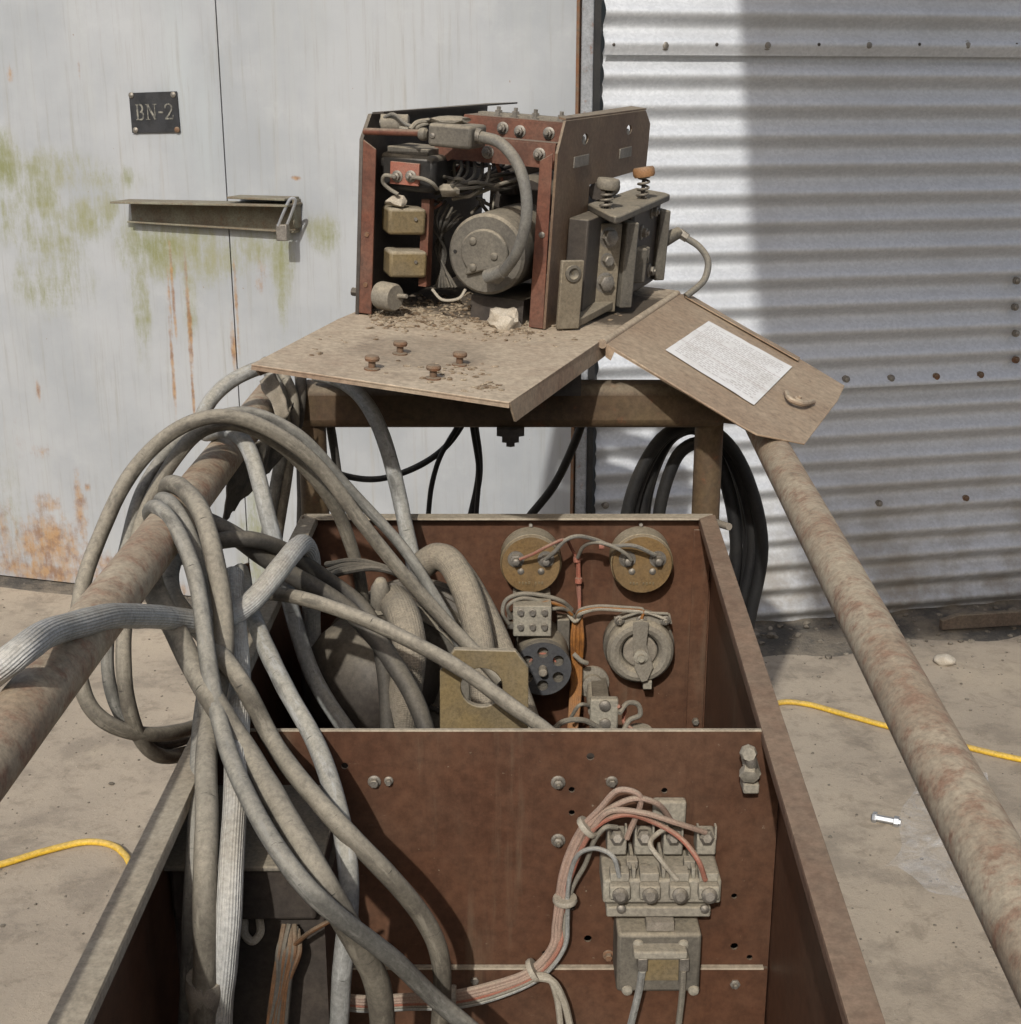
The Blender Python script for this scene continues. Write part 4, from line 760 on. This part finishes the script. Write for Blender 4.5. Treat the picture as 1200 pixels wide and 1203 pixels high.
for x in (-.25, -.22, -.185, -.14): MB().lathe(T(x, .63, .312), uT, [(.010, 0), (.010, .003), (.007, .0035), (.007, .010), (.004, .0105), (.004, .016)], 6).build('bolt', 'bolt_steel', fd)
MB().box(T(-.2, .64, .3145), (.17, .028, .006), AXT).build('insulating_strip', 'dusty_grey', fd)
# junction box, rod and conduit at the front
a, b = loc(L(503, 144, 1, .36)), loc(L(553, 176, 1, .36))
jb = MB().box(T((a.x + b.x) / 2, .395, (a.z + b.z) / 2), (b.x - a.x, .07, a.z - b.z), AXT).build('junction_box', 'grey_part', fd, bevel=.005)
MB().lathe(L(509, 159, 1, .361), -dT, [(.004, -.002), (.004, .003), (.002, .004)], 10).build('screw', 'bolt_steel', jb)
MB().lathe(L(550, 160, 1, .385), wT, [(.007, -.002), (.007, .018), (.010, .0185), (.010, .024), (.007, .025), (.007, .04)], 12).build('cable_gland', 'bolt_steel', jb)
MB().tube([L(428, 154, 1, .385), L(495, 156, 1, .385)], .0055, 10).build('tie_rod', 'primer_bright', fd)
MB().lathe(L(493, 157, 1, .385), wT, [(.008, 0), (.010, .004), (.010, .010), (.006, .014)], 10).build('rod_nut', 'grey_part', fd)
o = MB().lathe(L(448, 144, 1, .42), (wT + dT * .35 + uT * .05), [(.005, -.001), (.0135, 0), (.0135, .042), (.010, .044)], 18).build('capacitor', 'dusty_grey', fd)
MB().lathe(L(448, 144, 1, .419), -(wT + dT * .35 + uT * .05), [(.006, -.002), (.006, .002), (.002, .003)], 10).build('capacitor_stud', 'bolt_steel', o)
def fw(pts, r, mt, name='wire'): return MB().tube([L(p[0], p[1], 1, p[2]) for p in pts], r, 8, 8).build(name, mt, fd)
fw([(448, 140, .415), (462, 134, .41), (478, 146, .40), (492, 150, .40)], .0028, 'conduit'); fw([(482, 152, .39), (490, 144, .40), (505, 141, .40)], .004, 'dusty_grey')
fw([(470, 150, .40), (484, 152, .40), (498, 146, .40), (520, 141, .41)], .003, 'wire_grey')
MB().rock(L(527, 141, 1, .40), (.03, .02, .006), 8, 2, .5).build('dust_heap', 'dusty_grey', fd)
o = MB().tube([L(*q) for q in ((563, 160, 1, .385), (588, 168, 1, .37), (608, 192, 1, .36), (618, 225, 1, .355), (618, 260, 1, .355), (608, 295, 1, .365), (595, 315, 1, .385), (583, 328, 1, .41))], .0088, 14, 8).build('conduit_hose', 'conduit', fd)
MB().tube([L(*q) for q in ((572, 325, 1, .405), (582, 322, 1, .40), (592, 318, 1, .392))], .011, 14).build('hose_elbow', 'conduit', o)
MB().tube([L(*q) for q in ((556, 158, 1, .385), (566, 160, 1, .383))], .011, 10).build('hose_clamp', 'bolt_steel', o)
# motor
mc = loc(L(571, 299, 1, .43)); R3 = .0635
mo = MB().lathe(T(*mc), dT, [(R3 * .3, -.001), (R3 * .93, 0), (R3, .005), (R3, .24), (R3 * .9, .25)], 44).build('motor', 'grey_part', fd)
pts = [T(mc.x + R3 * .62 * math.cos(R_(a)), mc.y - .001, mc.z + R3 * .58 * math.sin(R_(a)) + .004) for a in range(-40, 240, 14)] + [T(mc.x - .03, mc.y - .001, mc.z - .035), T(mc.x - .005, mc.y - .001, mc.z - .026), T(mc.x + .02, mc.y - .001, mc.z - .02)]
MB().prism(pts, dT * -.010).build('end_cover', 'grey_part', mo, bevel=.003)
for x, y in ((556, 283), (581, 301), (556, 314)): MB().lathe(L(x, y, 1, mc.y - .011), -dT, [(.006, -.001), (.006, .003), (.003, .005)], 10).build('screw', 'grey_part', mo)
MB().lathe(L(535, 295, 1, mc.y - .001), -dT, [(.003, -.001), (.003, .001)], 8).build('vent_hole', 'bakelite', mo)
MB().box(T(mc.x + .01, mc.y + .12, .02), (.09, .16, .04), AXT).build('motor_foot', 'dark_plate', mo)
# gearbox / solenoid bulk behind
MB().box(T(-.19, .78, .13), (.12, .16, .12), AXT).build('gearbox', 'dark_plate', fd, bevel=.008)
MB().lathe(T(-.19, .62, .17), dT, [(.045, 0), (.05, .01), (.05, .14)], 24).build('solenoid', 'dark_plate', fd)
MB().lathe(L(528, 175, 1, .5), dT, [(.018, -.02), (.018, .1)], 16).build('fuse_holder', 'primer_bright', fd)
# transformer with red terminal board
a, b = loc(L(446, 178, 1, .43)), loc(L(510, 228, 1, .43))
tr = MB().box(T((a.x + b.x) / 2, .48, (a.z + b.z) / 2), (b.x - a.x, .10, a.z - b.z), AXT).build('transformer', 'bakelite', fd, bevel=.008)
MB().box(T((a.x + b.x) / 2 - .002, .48, a.z + .004), (.07, .09, .012), AXT).build('core', 'grey_part', tr, bevel=.002)
a, b = loc(L(459, 189, 1, .424)), loc(L(492, 219, 1, .424))
MB().box(T((a.x + b.x) / 2, .426, (a.z + b.z) / 2), (b.x - a.x, .006, a.z - b.z), AXT).build('terminal_board', 'wire_red', tr, bevel=.001)
for x in (467, 483): MB().bolt(L(x, 207, 1, .423), -dT, .0065, .006, True, .005).build('terminal_stud', 'bolt_steel', tr)
fw([(466, 208, .415), (452, 206, .41), (450, 214, .415), (458, 222, .42), (468, 228, .42)], .003, 'wire_grey'); fw([(485, 208, .415), (498, 210, .41), (508, 215, .415), (514, 222, .43)], .003, 'wire_grey')
# relay cans on a red upright
MB().box(T(*loc(L(501, 285, 1, .47))), (.014, .02, .14), AXT).build('relay_rail', 'primer_bright', fd)
for x0_, y0_, x1_, y1_ in ((440, 244, 472, 279), (443, 295, 474, 330)):
    a, b = loc(L(x0_, y0_, 1, .40)), loc(L(x1_, y1_, 1, .40)); a2 = loc(L(498, y0_ - 4, 1, .45))
    ax2 = ((wT * .80 + dT * .6).normalized(), (dT * .80 - wT * .6).normalized(), uT)
    q = MB().box(T((a.x + a2.x) / 2 - .002, .45, (a.z + b.z) / 2), (.062, .05, a.z - b.z), ax2).build('relay_can', 'relay_can', fd, bevel=.005)
    MB().lathe(T(a2.x - .008, .437, (a.z + b.z) / 2 + .005), -ax2[1], [(.0028, -.003), (.0028, .003)], 8).build('screw', 'bolt_steel', q)
MB().rock(L(467, 236, 1, .43), (.018, .014, .009), 3, 2, .8).build('dirt_clod', 'stone', fd)
o = MB().lathe(L(446, 346, 1, .40), (wT * .8 - dT * .25).normalized(), [(.006, -.002), (.021, 0), (.0225, .004), (.0225, .03), (.02, .034)], 22).build('knob', 'dusty_grey', fd)
MB().tube([L(462, 347, 1, .40), L(478, 348, 1, .39)], .0035, 8).build('knob_shaft', 'dusty_grey', o)
# loose wires inside
fw([(508, 340, .43), (520, 352, .42), (540, 350, .42), (547, 340, .43)], .0024, 'wire_white')
for i in range(12):
    y0_ = random.uniform(200, 235); fw([(510 + i * 2, y0_, .5), (530 + i * 3, random.uniform(205, 235), .46 + .02 * (i % 3)), (555 + i * 3, random.uniform(205, 235), .5), (590 + i * 2, random.uniform(190, 220), .55)], .003, ('cable_dark', 'conduit', 'cable_dark', 'wire_grey')[i % 4])
for i in range(5): fw([(540 + i * 9, 182 + i * 3, .5), (542 + i * 7, 200 + i * 4, .48), (526 + i * 2, 222, .45)], .0028, 'cable_dark' if i % 2 else 'conduit')
MB().rock(L(527, 223, 1, .44), (.016, .012, .010), 13, 2, .7).build('wire_knot', 'dusty_grey', fd)
for i in range(7): fw([(520 + i * 4, 232 + i * 4, .52), (508 + i * 5, 256 + random.uniform(-8, 8), .5), (524 - i * 2, 290 + random.uniform(-15, 15), .54), (512 + i * 4, 338, .52)], .0026, 'cable_dark')
for i in range(16):
    a, b = random.uniform(505, 600), random.uniform(180, 262); fw([(a, b, .55), (a + random.uniform(-18, 18), b + random.uniform(-6, 14), .50), (a + random.uniform(-25, 25), b + random.uniform(8, 26), .53)], random.uniform(.0016, .003), random.choice(('cable_dark', 'cable_dark', 'conduit', 'wire_grey', 'wire_red')))
for x, y, w_2, h_2 in ((540, 208, .03, .04), (560, 185, .04, .03), (600, 210, .03, .05)): MB().box(L(x, y, 1, .60), (w_2, .03, h_2), AXT).build('small_relay', 'dark_plate', fd, bevel=.003)
# feed mechanism on the right side plate
XM = -.035
def FB(x0_, y0_, x1_, y1_, xf, th, name, mt, bev=.002, par=None):
    a, b = loc(L(x0_, y0_, 0, xf)), loc(L(x1_, y1_, 0, xf)); return MB().box(T(xf - th / 2, (a.y + b.y) / 2, (a.z + b.z) / 2), (th, abs(b.y - a.y), abs(a.z - b.z)), AXT).build(name, mt, par or fd, bevel=bev)
eW, fW = (wT * .72 + dT * .69).normalized(), (wT * .69 - dT * .72).normalized(); AXE = (eW, fW, uT)
MB().box(T(-.072, .72, .09), (.034, .36, .16), AXT).build('feed_housing', 'dark_plate', fd, bevel=.003)
MB().box(T(-.052, .83, .092), (.055, .21, .150), AXT).build('feed_housing', 'dark_plate', fd, bevel=.006)
for y_, z_ in ((.70, .14), (.70, .05), (.86, .155), (.88, .045), (.79, .125)): MB().bolt(T(-.024, y_, z_), wT, .009, .007, True, .004).build('bolt', 'bolt_steel', fd)
MB().prism([T(-.090, .655, .182), T(-.020, .535, .182), T(-.008, .522, .182), T(-.003, .535, .182), T(-.008, .925, .182), T(-.02, .945, .182), T(-.088, .985, .182)], uT * -.013).build('pressure_plate', 'grey_part', fd, bevel=.003)
def spring(x, y, z0, z1, cap, mt, tilt):
    pts = []; n = 4
    for i in range(n * 12 + 1):
        a = 2 * math.pi * i / 12; pts.append(T(x + .0095 * math.cos(a), y + .0095 * math.sin(a), z0 + (z1 - z0) * i / (n * 12)))
    q = MB().lathe(T(x, y, z1), uT + wT * tilt, [(cap * .88, -.002), (cap, .002), (cap, .011), (cap * .88, .015), (cap * .3, .0155)], 28).build('pressure_knob', mt, fd)
    MB().tube(pts, .0022, 7, 2).build('spring', 'bolt_steel', q); MB().cyl(T(x, y, .165), T(x, y, z1), .0035).build('spindle', 'dark_plate', q)
spring(-.046, .607, .182, .2155, .0195, 'dusty_grey', .05); spring(-.031, .80, .182, .222, .0195, 'cap_orange', -.22)
MB().lathe(T(-.086, .69, .199), dT, [(.014, 0), (.016, .004), (.016, .10), (.012, .105)], 16).build('pressure_arm', 'dark_plate', fd)
ub = MB().prism([T(-.0735, .461, .004), T(-.045, .488, .004), T(-.029, .650, .010), T(-.062, .624, .010)], uT * .014).build('u_bracket', 'bracket_steel', fd, bevel=.002)
MB().box(T(-.0592, .4745, .058), (.040, .008, .110), AXE).build('bracket_arm', 'bracket_steel', ub, bevel=.002)
MB().box(T(-.0455, .637, .080), (.047, .009, .150), AXE).build('bracket_arm', 'bracket_steel', ub, bevel=.002)
MB().lathe(T(-.0592, .4745, .093) + fW * .004, fW, [(.0135, -.002), (.0135, .004), (.009, .005), (.0075, .002), (.003, .0)], 20).build('bracket_boss', 'grey_part', ub)
for z, k in ((.132, 1), (.094, 0), (.056, 1)): MB().bolt(T(-.0475, .637, z) + fW * .004, fW, .0135 if k else .0095, .010, True, 0).build('bolt', 'bolt_steel', ub)
MB().box(T(-.026, .675, .085), (.024, .05, .145), AXE).build('guide_block', 'grey_part', fd, bevel=.003)
MB().box(T(-.034, .765, .070), (.05, .035, .062), AXE).build('wire_guide', 'grey_part', fd, bevel=.004); MB().box(T(-.028, .80, .085), (.03, .03, .03), AXE).build('wire_guide', 'grey_part', fd, bevel=.003)
MB().box(T(-.030, .935, .088), (.022, .06, .130), AXE).build('guide_block', 'grey_part', fd, bevel=.003)
for z, r in ((.132, .024), (.072, .022)): MB().lathe(T(-.058, .84, z), fW, [(r, -.02), (r, .0), (r * .6, .002), (r * .6, .010)], 22).build('feed_roll', 'dark_plate', fd)
for z in (.135, .10): MB().bolt(T(-.045, .83, z), fW, .008, .006, True).build('bolt', 'bolt_steel', fd)
# gas connector and short hose
p0 = L(780, 282, 1, .955); p1 = L(798, 273, 1, .985); p2 = L(808, 280, 1, .985)
q = MB().cyl(p0, p1, .014, .011, 14).build('hose_connector', 'grey_part', fd); MB().cyl(p1, p2, .010, .009, 6).build('connector_nut', 'bolt_steel', q)
MB().tube([L(804, 278, 1, .985), L(822, 290, 1, .985), L(832, 306, 1, .975), L(829, 326, 1, .96), L(820, 337, 1, .94), L(806, 348, 1, .92)], .0065, 12).build('feed_hose', 'conduit', fd)
# ---- stone, gravel and crumbs on the tray
c = L(592, 376, 2, .012); tag(MB().rock(c, (.026, .024, .021), 2.3, 3, .38).build('stone', 'stone', smooth=25), 'pale angular lump of rubble lying below the feeder motor', 'stone')
m = MB()
for i in range(900):
    x, y = random.uniform(435, 625), random.gauss(372, 14)
    if y > 394 + (x - 622) * .09 + random.uniform(-2, 14) or y < 345: continue
    p = L(x, y, 2, 0); s = random.uniform(.0012, .0045); m.rock(p + uT * s * .4, (s * random.uniform(.7, 1.6), s, s * .6), i, 1 if s > .003 else 0 or 1, .6)
o = m.build('gravel', 'gravel', smooth=20); tag(o, 'gravel and rust crumbs spilled on the tray below the feeder motor', 'gravel', kind='stuff')
m = MB()
for i in range(150):
    x, y = random.choice(((random.gauss(370, 35), random.gauss(400, 12)), (random.gauss(520, 28), random.gauss(440, 7)), (random.gauss(545, 15), random.gauss(434, 5)), (random.gauss(575, 9), random.gauss(456, 3)), (random.uniform(560, 660), random.gauss(396, 5)), (random.uniform(640, 780), random.uniform(345, 410))))
    q = loc(L(x, y, 2, 0))
    if XL + .01 < q.x < -.01 and .02 < q.y < .9: s = random.uniform(.001, .004); m.rock(T(q.x, q.y, s * .3), (s * 1.5, s, s * .5), i, 1, .6)
o = m.build('dirt_crumbs', 'gravel', smooth=20); tag(o, 'scattered crumbs of dirt on the dusty tray', 'dirt', kind='stuff')

# ================================================================== LOOSE CABLES AND HOSES
FBY = [(840, 1.31), (870, 1.265), (930, 1.19), (980, 1.135), (1020, 1.10), (1060, 1.085), (1130, 1.09), (1240, 1.11)]
def fbay(p, off):                                          # cables that hang in the front bay clear the transformer box and the partition
    if p[1] < 840 or p[2] > 1.36 or p[0] > 560: return p
    for (a, b), (c, d) in zip(FBY, FBY[1:]):
        if p[1] <= c: y = b + (d - b) * (p[1] - a) / (c - a); break
    else: y = 1.11
    k = min(1, max(0, (p[0] - 380) / 120)); return (p[0], p[1], y + off + .09 * k)
def cable(name, pts, r, mt, label, cat='cable', group=None, wob=.06, off=0):
    pts = [fbay(p, off) for p in pts]
    sd = random.random() * 50
    path = spline([W(*p) for p in pts], 5)
    for _ in range(6): path = [path[0]] + [(a + b * 2 + c) / 4 for a, b, c in zip(path, path[1:], path[2:])] + [path[-1]]
    path = [p + Vector((noise.noise(p * 9 + Vector((sd, 0, 0))), 0, noise.noise(p * 9 + Vector((0, sd, 0))))) * .0028 for p in path]
    return tag(MB().tube(path, r, 14, 2, wob).build(name, mt), label, cat, group)
cable('ribbed_hose', [(-420, 1500, .62), (-200, 1060, .72), (-60, 850, .84), (0, 785, .95), (60, 742, 1.08), (115, 725, 1.17), (160, 722, 1.26), (205, 728, 1.36), (255, 730, 1.41), (292, 712, 1.44), (324, 674, 1.48), (348, 642, 1.55), (364, 645, 1.66), (366, 690, 1.74), (368, 790, 1.78)], .0125, 'hose_ribbed', 'thick ribbed grey hose lying over the left rail and off to the side', 'hose')
cable('ribbed_hose', [(276, 675, 1.50), (276, 700, 1.46), (277, 745, 1.42), (281, 800, 1.38), (279, 870, 1.33), (274, 960, 1.27), (269, 1060, 1.22), (262, 1160, 1.20), (258, 1240, 1.2)], .0122, 'hose_ribbed', 'pale ribbed hose hanging straight down into the cart from a rusty bracket', 'hose', off=0)
cable('grey_hose', [(345, 425, 2.12), (308, 430, 2.02), (272, 446, 1.98), (248, 470, 1.95), (236, 496, 1.90), (240, 512, 1.84), (262, 503, 1.78), (286, 515, 1.73), (302, 555, 1.69), (316, 610, 1.66), (332, 670, 1.66), (350, 745, 1.66), (372, 805, 1.64), (408, 858, 1.60), (430, 890, 1.6)], .0108, 'hose_grey', 'smooth pale grey hose looped from under the tray over the left rail', 'hose')
cable('grey_hose', [(282, 670, 1.60), (292, 705, 1.52), (308, 752, 1.45), (336, 812, 1.36), (366, 860, 1.285), (390, 925, 1.24), (404, 982, 1.215), (410, 1040, 1.20), (407, 1100, 1.195), (400, 1170, 1.19), (394, 1240, 1.19)], .0102, 'hose_grey', 'pale grey hose dropping over the partition edge into the front bay', 'hose', off=0.045)
cable('grey_hose', [(372, 440, 2.16), (398, 446, 2.13), (425, 466, 2.10), (448, 505, 2.07), (466, 560, 2.05), (477, 617, 2.02), (486, 665, 1.98), (486, 700, 1.95)], .0120, 'hose_grey', 'grey hose hanging from the cross beam beneath the tray into the rear bay', 'hose')
# bundle thrown over the left rail
cable('rubber_cable', [(232, 640, 1.72), (212, 600, 1.68), (194, 574, 1.62), (206, 566, 1.56), (226, 584, 1.51), (242, 615, 1.46), (253, 665, 1.42), (260, 715, 1.39), (262, 765, 1.36), (252, 820, 1.325), (243, 880, 1.29), (242, 1000, 1.24), (240, 1120, 1.22), (237, 1240, 1.21)], .0112, 'cable_tan', 'topmost tan rubber cable of the bundle hooked over the left rail', off=-0.012)
cable('rubber_cable', [(225, 650, 1.70), (200, 612, 1.64), (186, 588, 1.58), (197, 586, 1.53), (214, 608, 1.49), (228, 640, 1.46), (240, 690, 1.43), (246, 750, 1.40), (240, 820, 1.345), (234, 900, 1.30), (230, 1010, 1.26), (224, 1130, 1.24), (218, 1240, 1.23)], .0095, 'cable_grey', 'tan cable tucked second under the hook over the left rail, ending in torn tape', off=0.018)
cable('rubber_cable', [(215, 655, 1.66), (190, 625, 1.6), (176, 601, 1.54), (184, 594, 1.50), (203, 612, 1.46), (220, 645, 1.42), (234, 690, 1.38), (241, 745, 1.33), (248, 800, 1.285), (262, 870, 1.27), (288, 935, 1.215), (326, 1000, 1.17), (362, 1045, 1.15), (404, 1080, 1.145), (460, 1127, 1.15), (512, 1174, 1.16), (560, 1215, 1.17)], .0092, 'cable_grey', 'tan cable crossing lowest over the front bay toward the white wires', off=-0.02)
cable('rubber_cable', [(215, 640, 1.56), (195, 622, 1.52), (180, 640, 1.47), (176, 668, 1.43), (184, 702, 1.39), (208, 740, 1.355), (228, 785, 1.315), (252, 825, 1.27), (282, 870, 1.235), (310, 918, 1.205), (340, 970, 1.185), (376, 1030, 1.18), (405, 1080, 1.18), (432, 1128, 1.19), (446, 1162, 1.20), (452, 1240, 1.21)], .0128, 'cable_tan', 'thickest tan cable falling from the left rail across the front bay', off=0)
cable('rubber_cable', [(225, 645, 1.6), (206, 650, 1.54), (198, 678, 1.49), (208, 707, 1.44), (230, 735, 1.41), (256, 765, 1.36), (284, 803, 1.31), (310, 855, 1.26), (340, 900, 1.235), (376, 944, 1.225), (418, 990, 1.22), (460, 1032, 1.225), (494, 1072, 1.23), (514, 1112, 1.235), (520, 1160, 1.235), (514, 1240, 1.235)], .0100, 'cable_tan', 'tan cable bowing farthest right over the front of the partition', off=0.03)
# arch of three cables over the rail
cable('rubber_cable', [(262, 842, 1.70), (225, 855, 1.58), (183, 864, 1.50), (141, 857, 1.46), (109, 836, 1.45), (94, 800, 1.46), (89, 755, 1.48), (93, 710, 1.5), (102, 670, 1.53), (123, 618, 1.58), (150, 563, 1.62), (187, 517, 1.65), (227, 494, 1.66), (267, 488, 1.67), (307, 498, 1.68), (350, 525, 1.69), (383, 557, 1.70), (422, 612, 1.70), (460, 660, 1.70), (490, 693, 1.70), (522, 730, 1.70), (560, 768, 1.68), (590, 800, 1.66)], .0094, 'cable_tan', 'cable making the widest arch over the left rail into the rear bay')
cable('rubber_cable', [(258, 850, 1.72), (218, 868, 1.60), (183, 875, 1.54), (155, 861, 1.50), (134, 826, 1.49), (126, 780, 1.50), (132, 710, 1.54), (147, 648, 1.60), (158, 600, 1.64), (178, 558, 1.68), (203, 525, 1.71), (232, 500, 1.72), (267, 484, 1.74), (300, 485, 1.75), (334, 500, 1.76), (368, 524, 1.77), (402, 565, 1.78), (440, 607, 1.78), (470, 638, 1.77), (490, 666, 1.76), (512, 700, 1.75), (535, 740, 1.74), (550, 790, 1.72)], .0078, 'cable_grey', 'cable forming the second arch close behind the widest one')
cable('rubber_cable', [(250, 872, 1.70), (211, 889, 1.57), (188, 888, 1.52), (165, 868, 1.48), (150, 828, 1.47), (145, 780, 1.48), (148, 710, 1.54), (160, 645, 1.60), (170, 602, 1.64), (192, 558, 1.67), (220, 520, 1.69), (240, 505, 1.70), (275, 497, 1.70), (313, 512, 1.71), (350, 540, 1.74), (383, 578, 1.77), (402, 612, 1.79), (413, 645, 1.80), (423, 680, 1.81), (428, 720, 1.82), (430, 780, 1.82)], .0092, 'cable_tan', 'cable forming the innermost arch and dropping onto the generator drum')
# dark and tan cables into the rear bay
cable('dark_cable', [(236, 610, 1.62), (255, 618, 1.58), (280, 632, 1.58), (308, 654, 1.59), (347, 677, 1.60), (385, 698, 1.61), (412, 720, 1.61), (442, 752, 1.60), (466, 783, 1.58), (487, 818, 1.56), (500, 858, 1.54), (508, 900, 1.53)], .0118, 'cable_dark', 'dark rubber cable curving down against the partition in the rear bay')
cable('dark_cable', [(240, 640, 1.56), (260, 634, 1.55), (294, 633, 1.56), (334, 647, 1.60), (365, 665, 1.66), (398, 688, 1.68), (425, 710, 1.68), (442, 740, 1.66), (452, 790, 1.64), (455, 860, 1.62)], .0100, 'cable_dark', 'dark rubber cable lying over the generator drum behind the other dark one')
cable('rubber_cable', [(235, 735, 1.64), (270, 705, 1.59), (302, 696, 1.545), (340, 700, 1.51), (390, 714, 1.48), (440, 732, 1.455), (482, 753, 1.435), (525, 776, 1.42), (565, 802, 1.41), (605, 833, 1.395), (640, 857, 1.385), (668, 885, 1.38)], .0086, 'cable_tan', 'light tan cable stretched across the hole of the lifting bracket')
# woven hoses behind the bracket
cable('woven_hose', [(497, 664, 1.86), (512, 654, 1.85), (530, 660, 1.83), (546, 690, 1.80), (558, 730, 1.77), (566, 775, 1.73), (572, 830, 1.70)], .0205, 'hose_woven', 'thick woven hose arching down to the left behind the lifting bracket', 'hose', wob=.01)
cable('woven_hose', [(512, 652, 1.92), (535, 664, 1.90), (558, 698, 1.86), (578, 738, 1.82), (598, 788, 1.77), (618, 840, 1.73), (634, 885, 1.70)], .0180, 'hose_woven', 'thick woven hose sloping right behind the lifting bracket', 'hose', wob=.01)
cable('woven_hose', [(462, 706, 1.72), (474, 722, 1.66), (482, 760, 1.63), (478, 800, 1.63), (472, 850, 1.64), (470, 890, 1.65)], .0225, 'hose_woven', 'short woven sleeve in front of the generator drum', 'hose', wob=.01)
# cables hanging from the tray's left corner
for i, (pts, r, mt, lb) in enumerate((
    ([(312, 425, 2.2), (318, 440, 2.14), (330, 462, 2.10), (334, 490, 2.08), (332, 530, 2.10), (322, 580, 2.12), (312, 640, 2.14)], .010, 'cable_grey', 'short tan cable hanging nearest the left rail end beneath the tray corner'),
    ([(328, 425, 2.2), (334, 442, 2.15), (344, 465, 2.12), (344, 500, 2.10), (336, 560, 2.12), (326, 640, 2.15)], .010, 'cable_tan', 'middle tan cable hanging beneath the tray corner'),
    ([(350, 425, 2.22), (354, 450, 2.16), (352, 490, 2.13), (343, 520, 2.12), (332, 570, 2.14), (320, 650, 2.16)], .0095, 'cable_dark', 'dark cable hanging beneath the tray corner beside the cross beam end'),
    ([(362, 500, 2.23), (356, 530, 2.24), (355, 570, 2.24), (354, 640, 2.24)], .0095, 'cable_dark', 'dark cable hanging down behind the left upright'),
    ([(388, 498, 2.235), (393, 530, 2.24), (397, 570, 2.24), (399, 640, 2.24)], .0075, 'cable_dark', 'thin dark cable hanging on the inner side of the left upright'))):
    cable('hanging_cable', pts, r, mt, lb)
# torn rag wrapped round the rail end
def rag(name, grid, label, th=.003, amp_=.012, nu=26, nv=16, mt='rag'):
    vs = []; fs = []
    for j in range(nv + 1):
        for i in range(nu + 1):
            u, v = i / nu, j / nv; a = spline([W(*q) for q in grid[0]], 8); b = spline([W(*q) for q in grid[1]], 8)
            p = a[int(u * (len(a) - 1))].lerp(b[int(u * (len(b) - 1))], v); e = 1 + (.6 * noise.noise(Vector((u * 9, 5, 0))) if j == nv else 0)
            d = Vector((noise.noise(p * 26), noise.noise(p * 26 + Vector((9, 0, 0))), noise.noise(p * 26 + Vector((0, 7, 0))))) * amp_ + Vector((0, noise.noise(p * 75), noise.noise(p * 70 + Vector((2, 0, 0))))) * amp_ * .5
            vs.append(p + d * e)
    for j in range(nv):
        for i in range(nu): k = j * (nu + 1) + i; fs.append((k, k + 1, k + nu + 2, k + nu + 1))
    o = MB().add(vs, fs).build(name, mt, fix=False, smooth=60); s = o.modifiers.new('thickness', 'SOLIDIFY'); s.thickness = th
    return tag(o, label, 'rag')
rag('rag', [[(345, 478, 2.06), (318, 500, 1.98), (296, 528, 1.90), (268, 566, 1.82)], [(338, 530, 2.05), (318, 552, 1.98), (290, 585, 1.90), (264, 612, 1.84)]], 'dirty dark rag hanging in tatters beneath the left rail')
rag('torn_tape', [[(303, 446, 2.07), (312, 462, 2.05), (322, 485, 2.03), (330, 500, 2.02)], [(322, 440, 2.07), (330, 460, 2.06), (338, 482, 2.04), (342, 498, 2.04)]], 'strip of torn dusty tape on the cables at the tray corner', .002, .007, 18, 8, 'fabric_strap')
tag(MB().tube(spline([W(*q) for q in ((241, 1148, 1.088), (240, 1170, 1.09), (239, 1200, 1.095), (237, 1245, 1.10))], 8), .0150, 16, 3, .35).build('torn_tape', 'fabric_strap'), 'sleeve of torn grey tape round the cables hanging in the cart', 'tape')
# black cables behind the cart
for pts, r, lb in (
    ([(385, 552, 2.35), (401, 558, 2.36), (438, 564, 2.37), (474, 556, 2.37), (515, 534, 2.36), (540, 505, 2.34), (552, 480, 2.3)], .0058, 'thin black cable sagging sideways beneath the cross beam'),
    ([(500, 640, 2.34), (504, 600, 2.34), (508, 567, 2.34), (518, 534, 2.33), (535, 505, 2.32), (548, 480, 2.3)], .0048, 'thin black cable leaving the sagging one straight down behind the cart'),
    ([(545, 640, 2.36), (553, 604, 2.36), (562, 567, 2.36), (563, 530, 2.34), (558, 500, 2.32), (556, 480, 2.3)], .0066, 'thicker black cable hanging behind the cart near the pivot bolt'),
    ([(560, 640, 2.33), (560, 600, 2.33), (563, 560, 2.32), (558, 520, 2.31), (553, 480, 2.3)], .0045, 'thinner black cable hanging beside the thicker one near the pivot bolt'),
    ([(600, 640, 2.40), (621, 607, 2.40), (652, 572, 2.39), (671, 532, 2.36), (684, 500, 2.32), (690, 480, 2.3)], .0078, 'black cable slanting down behind the cart toward the door post')):
    cable('black_cable', pts, r, 'cable_black', lb)
pts = []
loops = [(814, 668, 90, 170, 2.285), (812, 660, 80, 160, 2.31), (816, 655, 71, 156, 2.335), (811, 645, 61, 142, 2.36), (818, 668, 52, 148, 2.31)]
for cx, cy, rx, ry, yy in loops:
    for k in range(14): a = 2 * math.pi * k / 14 + 1.2; pts.append(W(cx + rx * math.cos(a) * (.92 if math.sin(a) < 0 else .8), cy + ry * math.sin(a), yy))
tag(MB().tube(pts, .0112, 14, 5, .02).build('cable_coil', 'cable_black'), 'coil of thick black cable hung behind the right upright', 'cable coil')
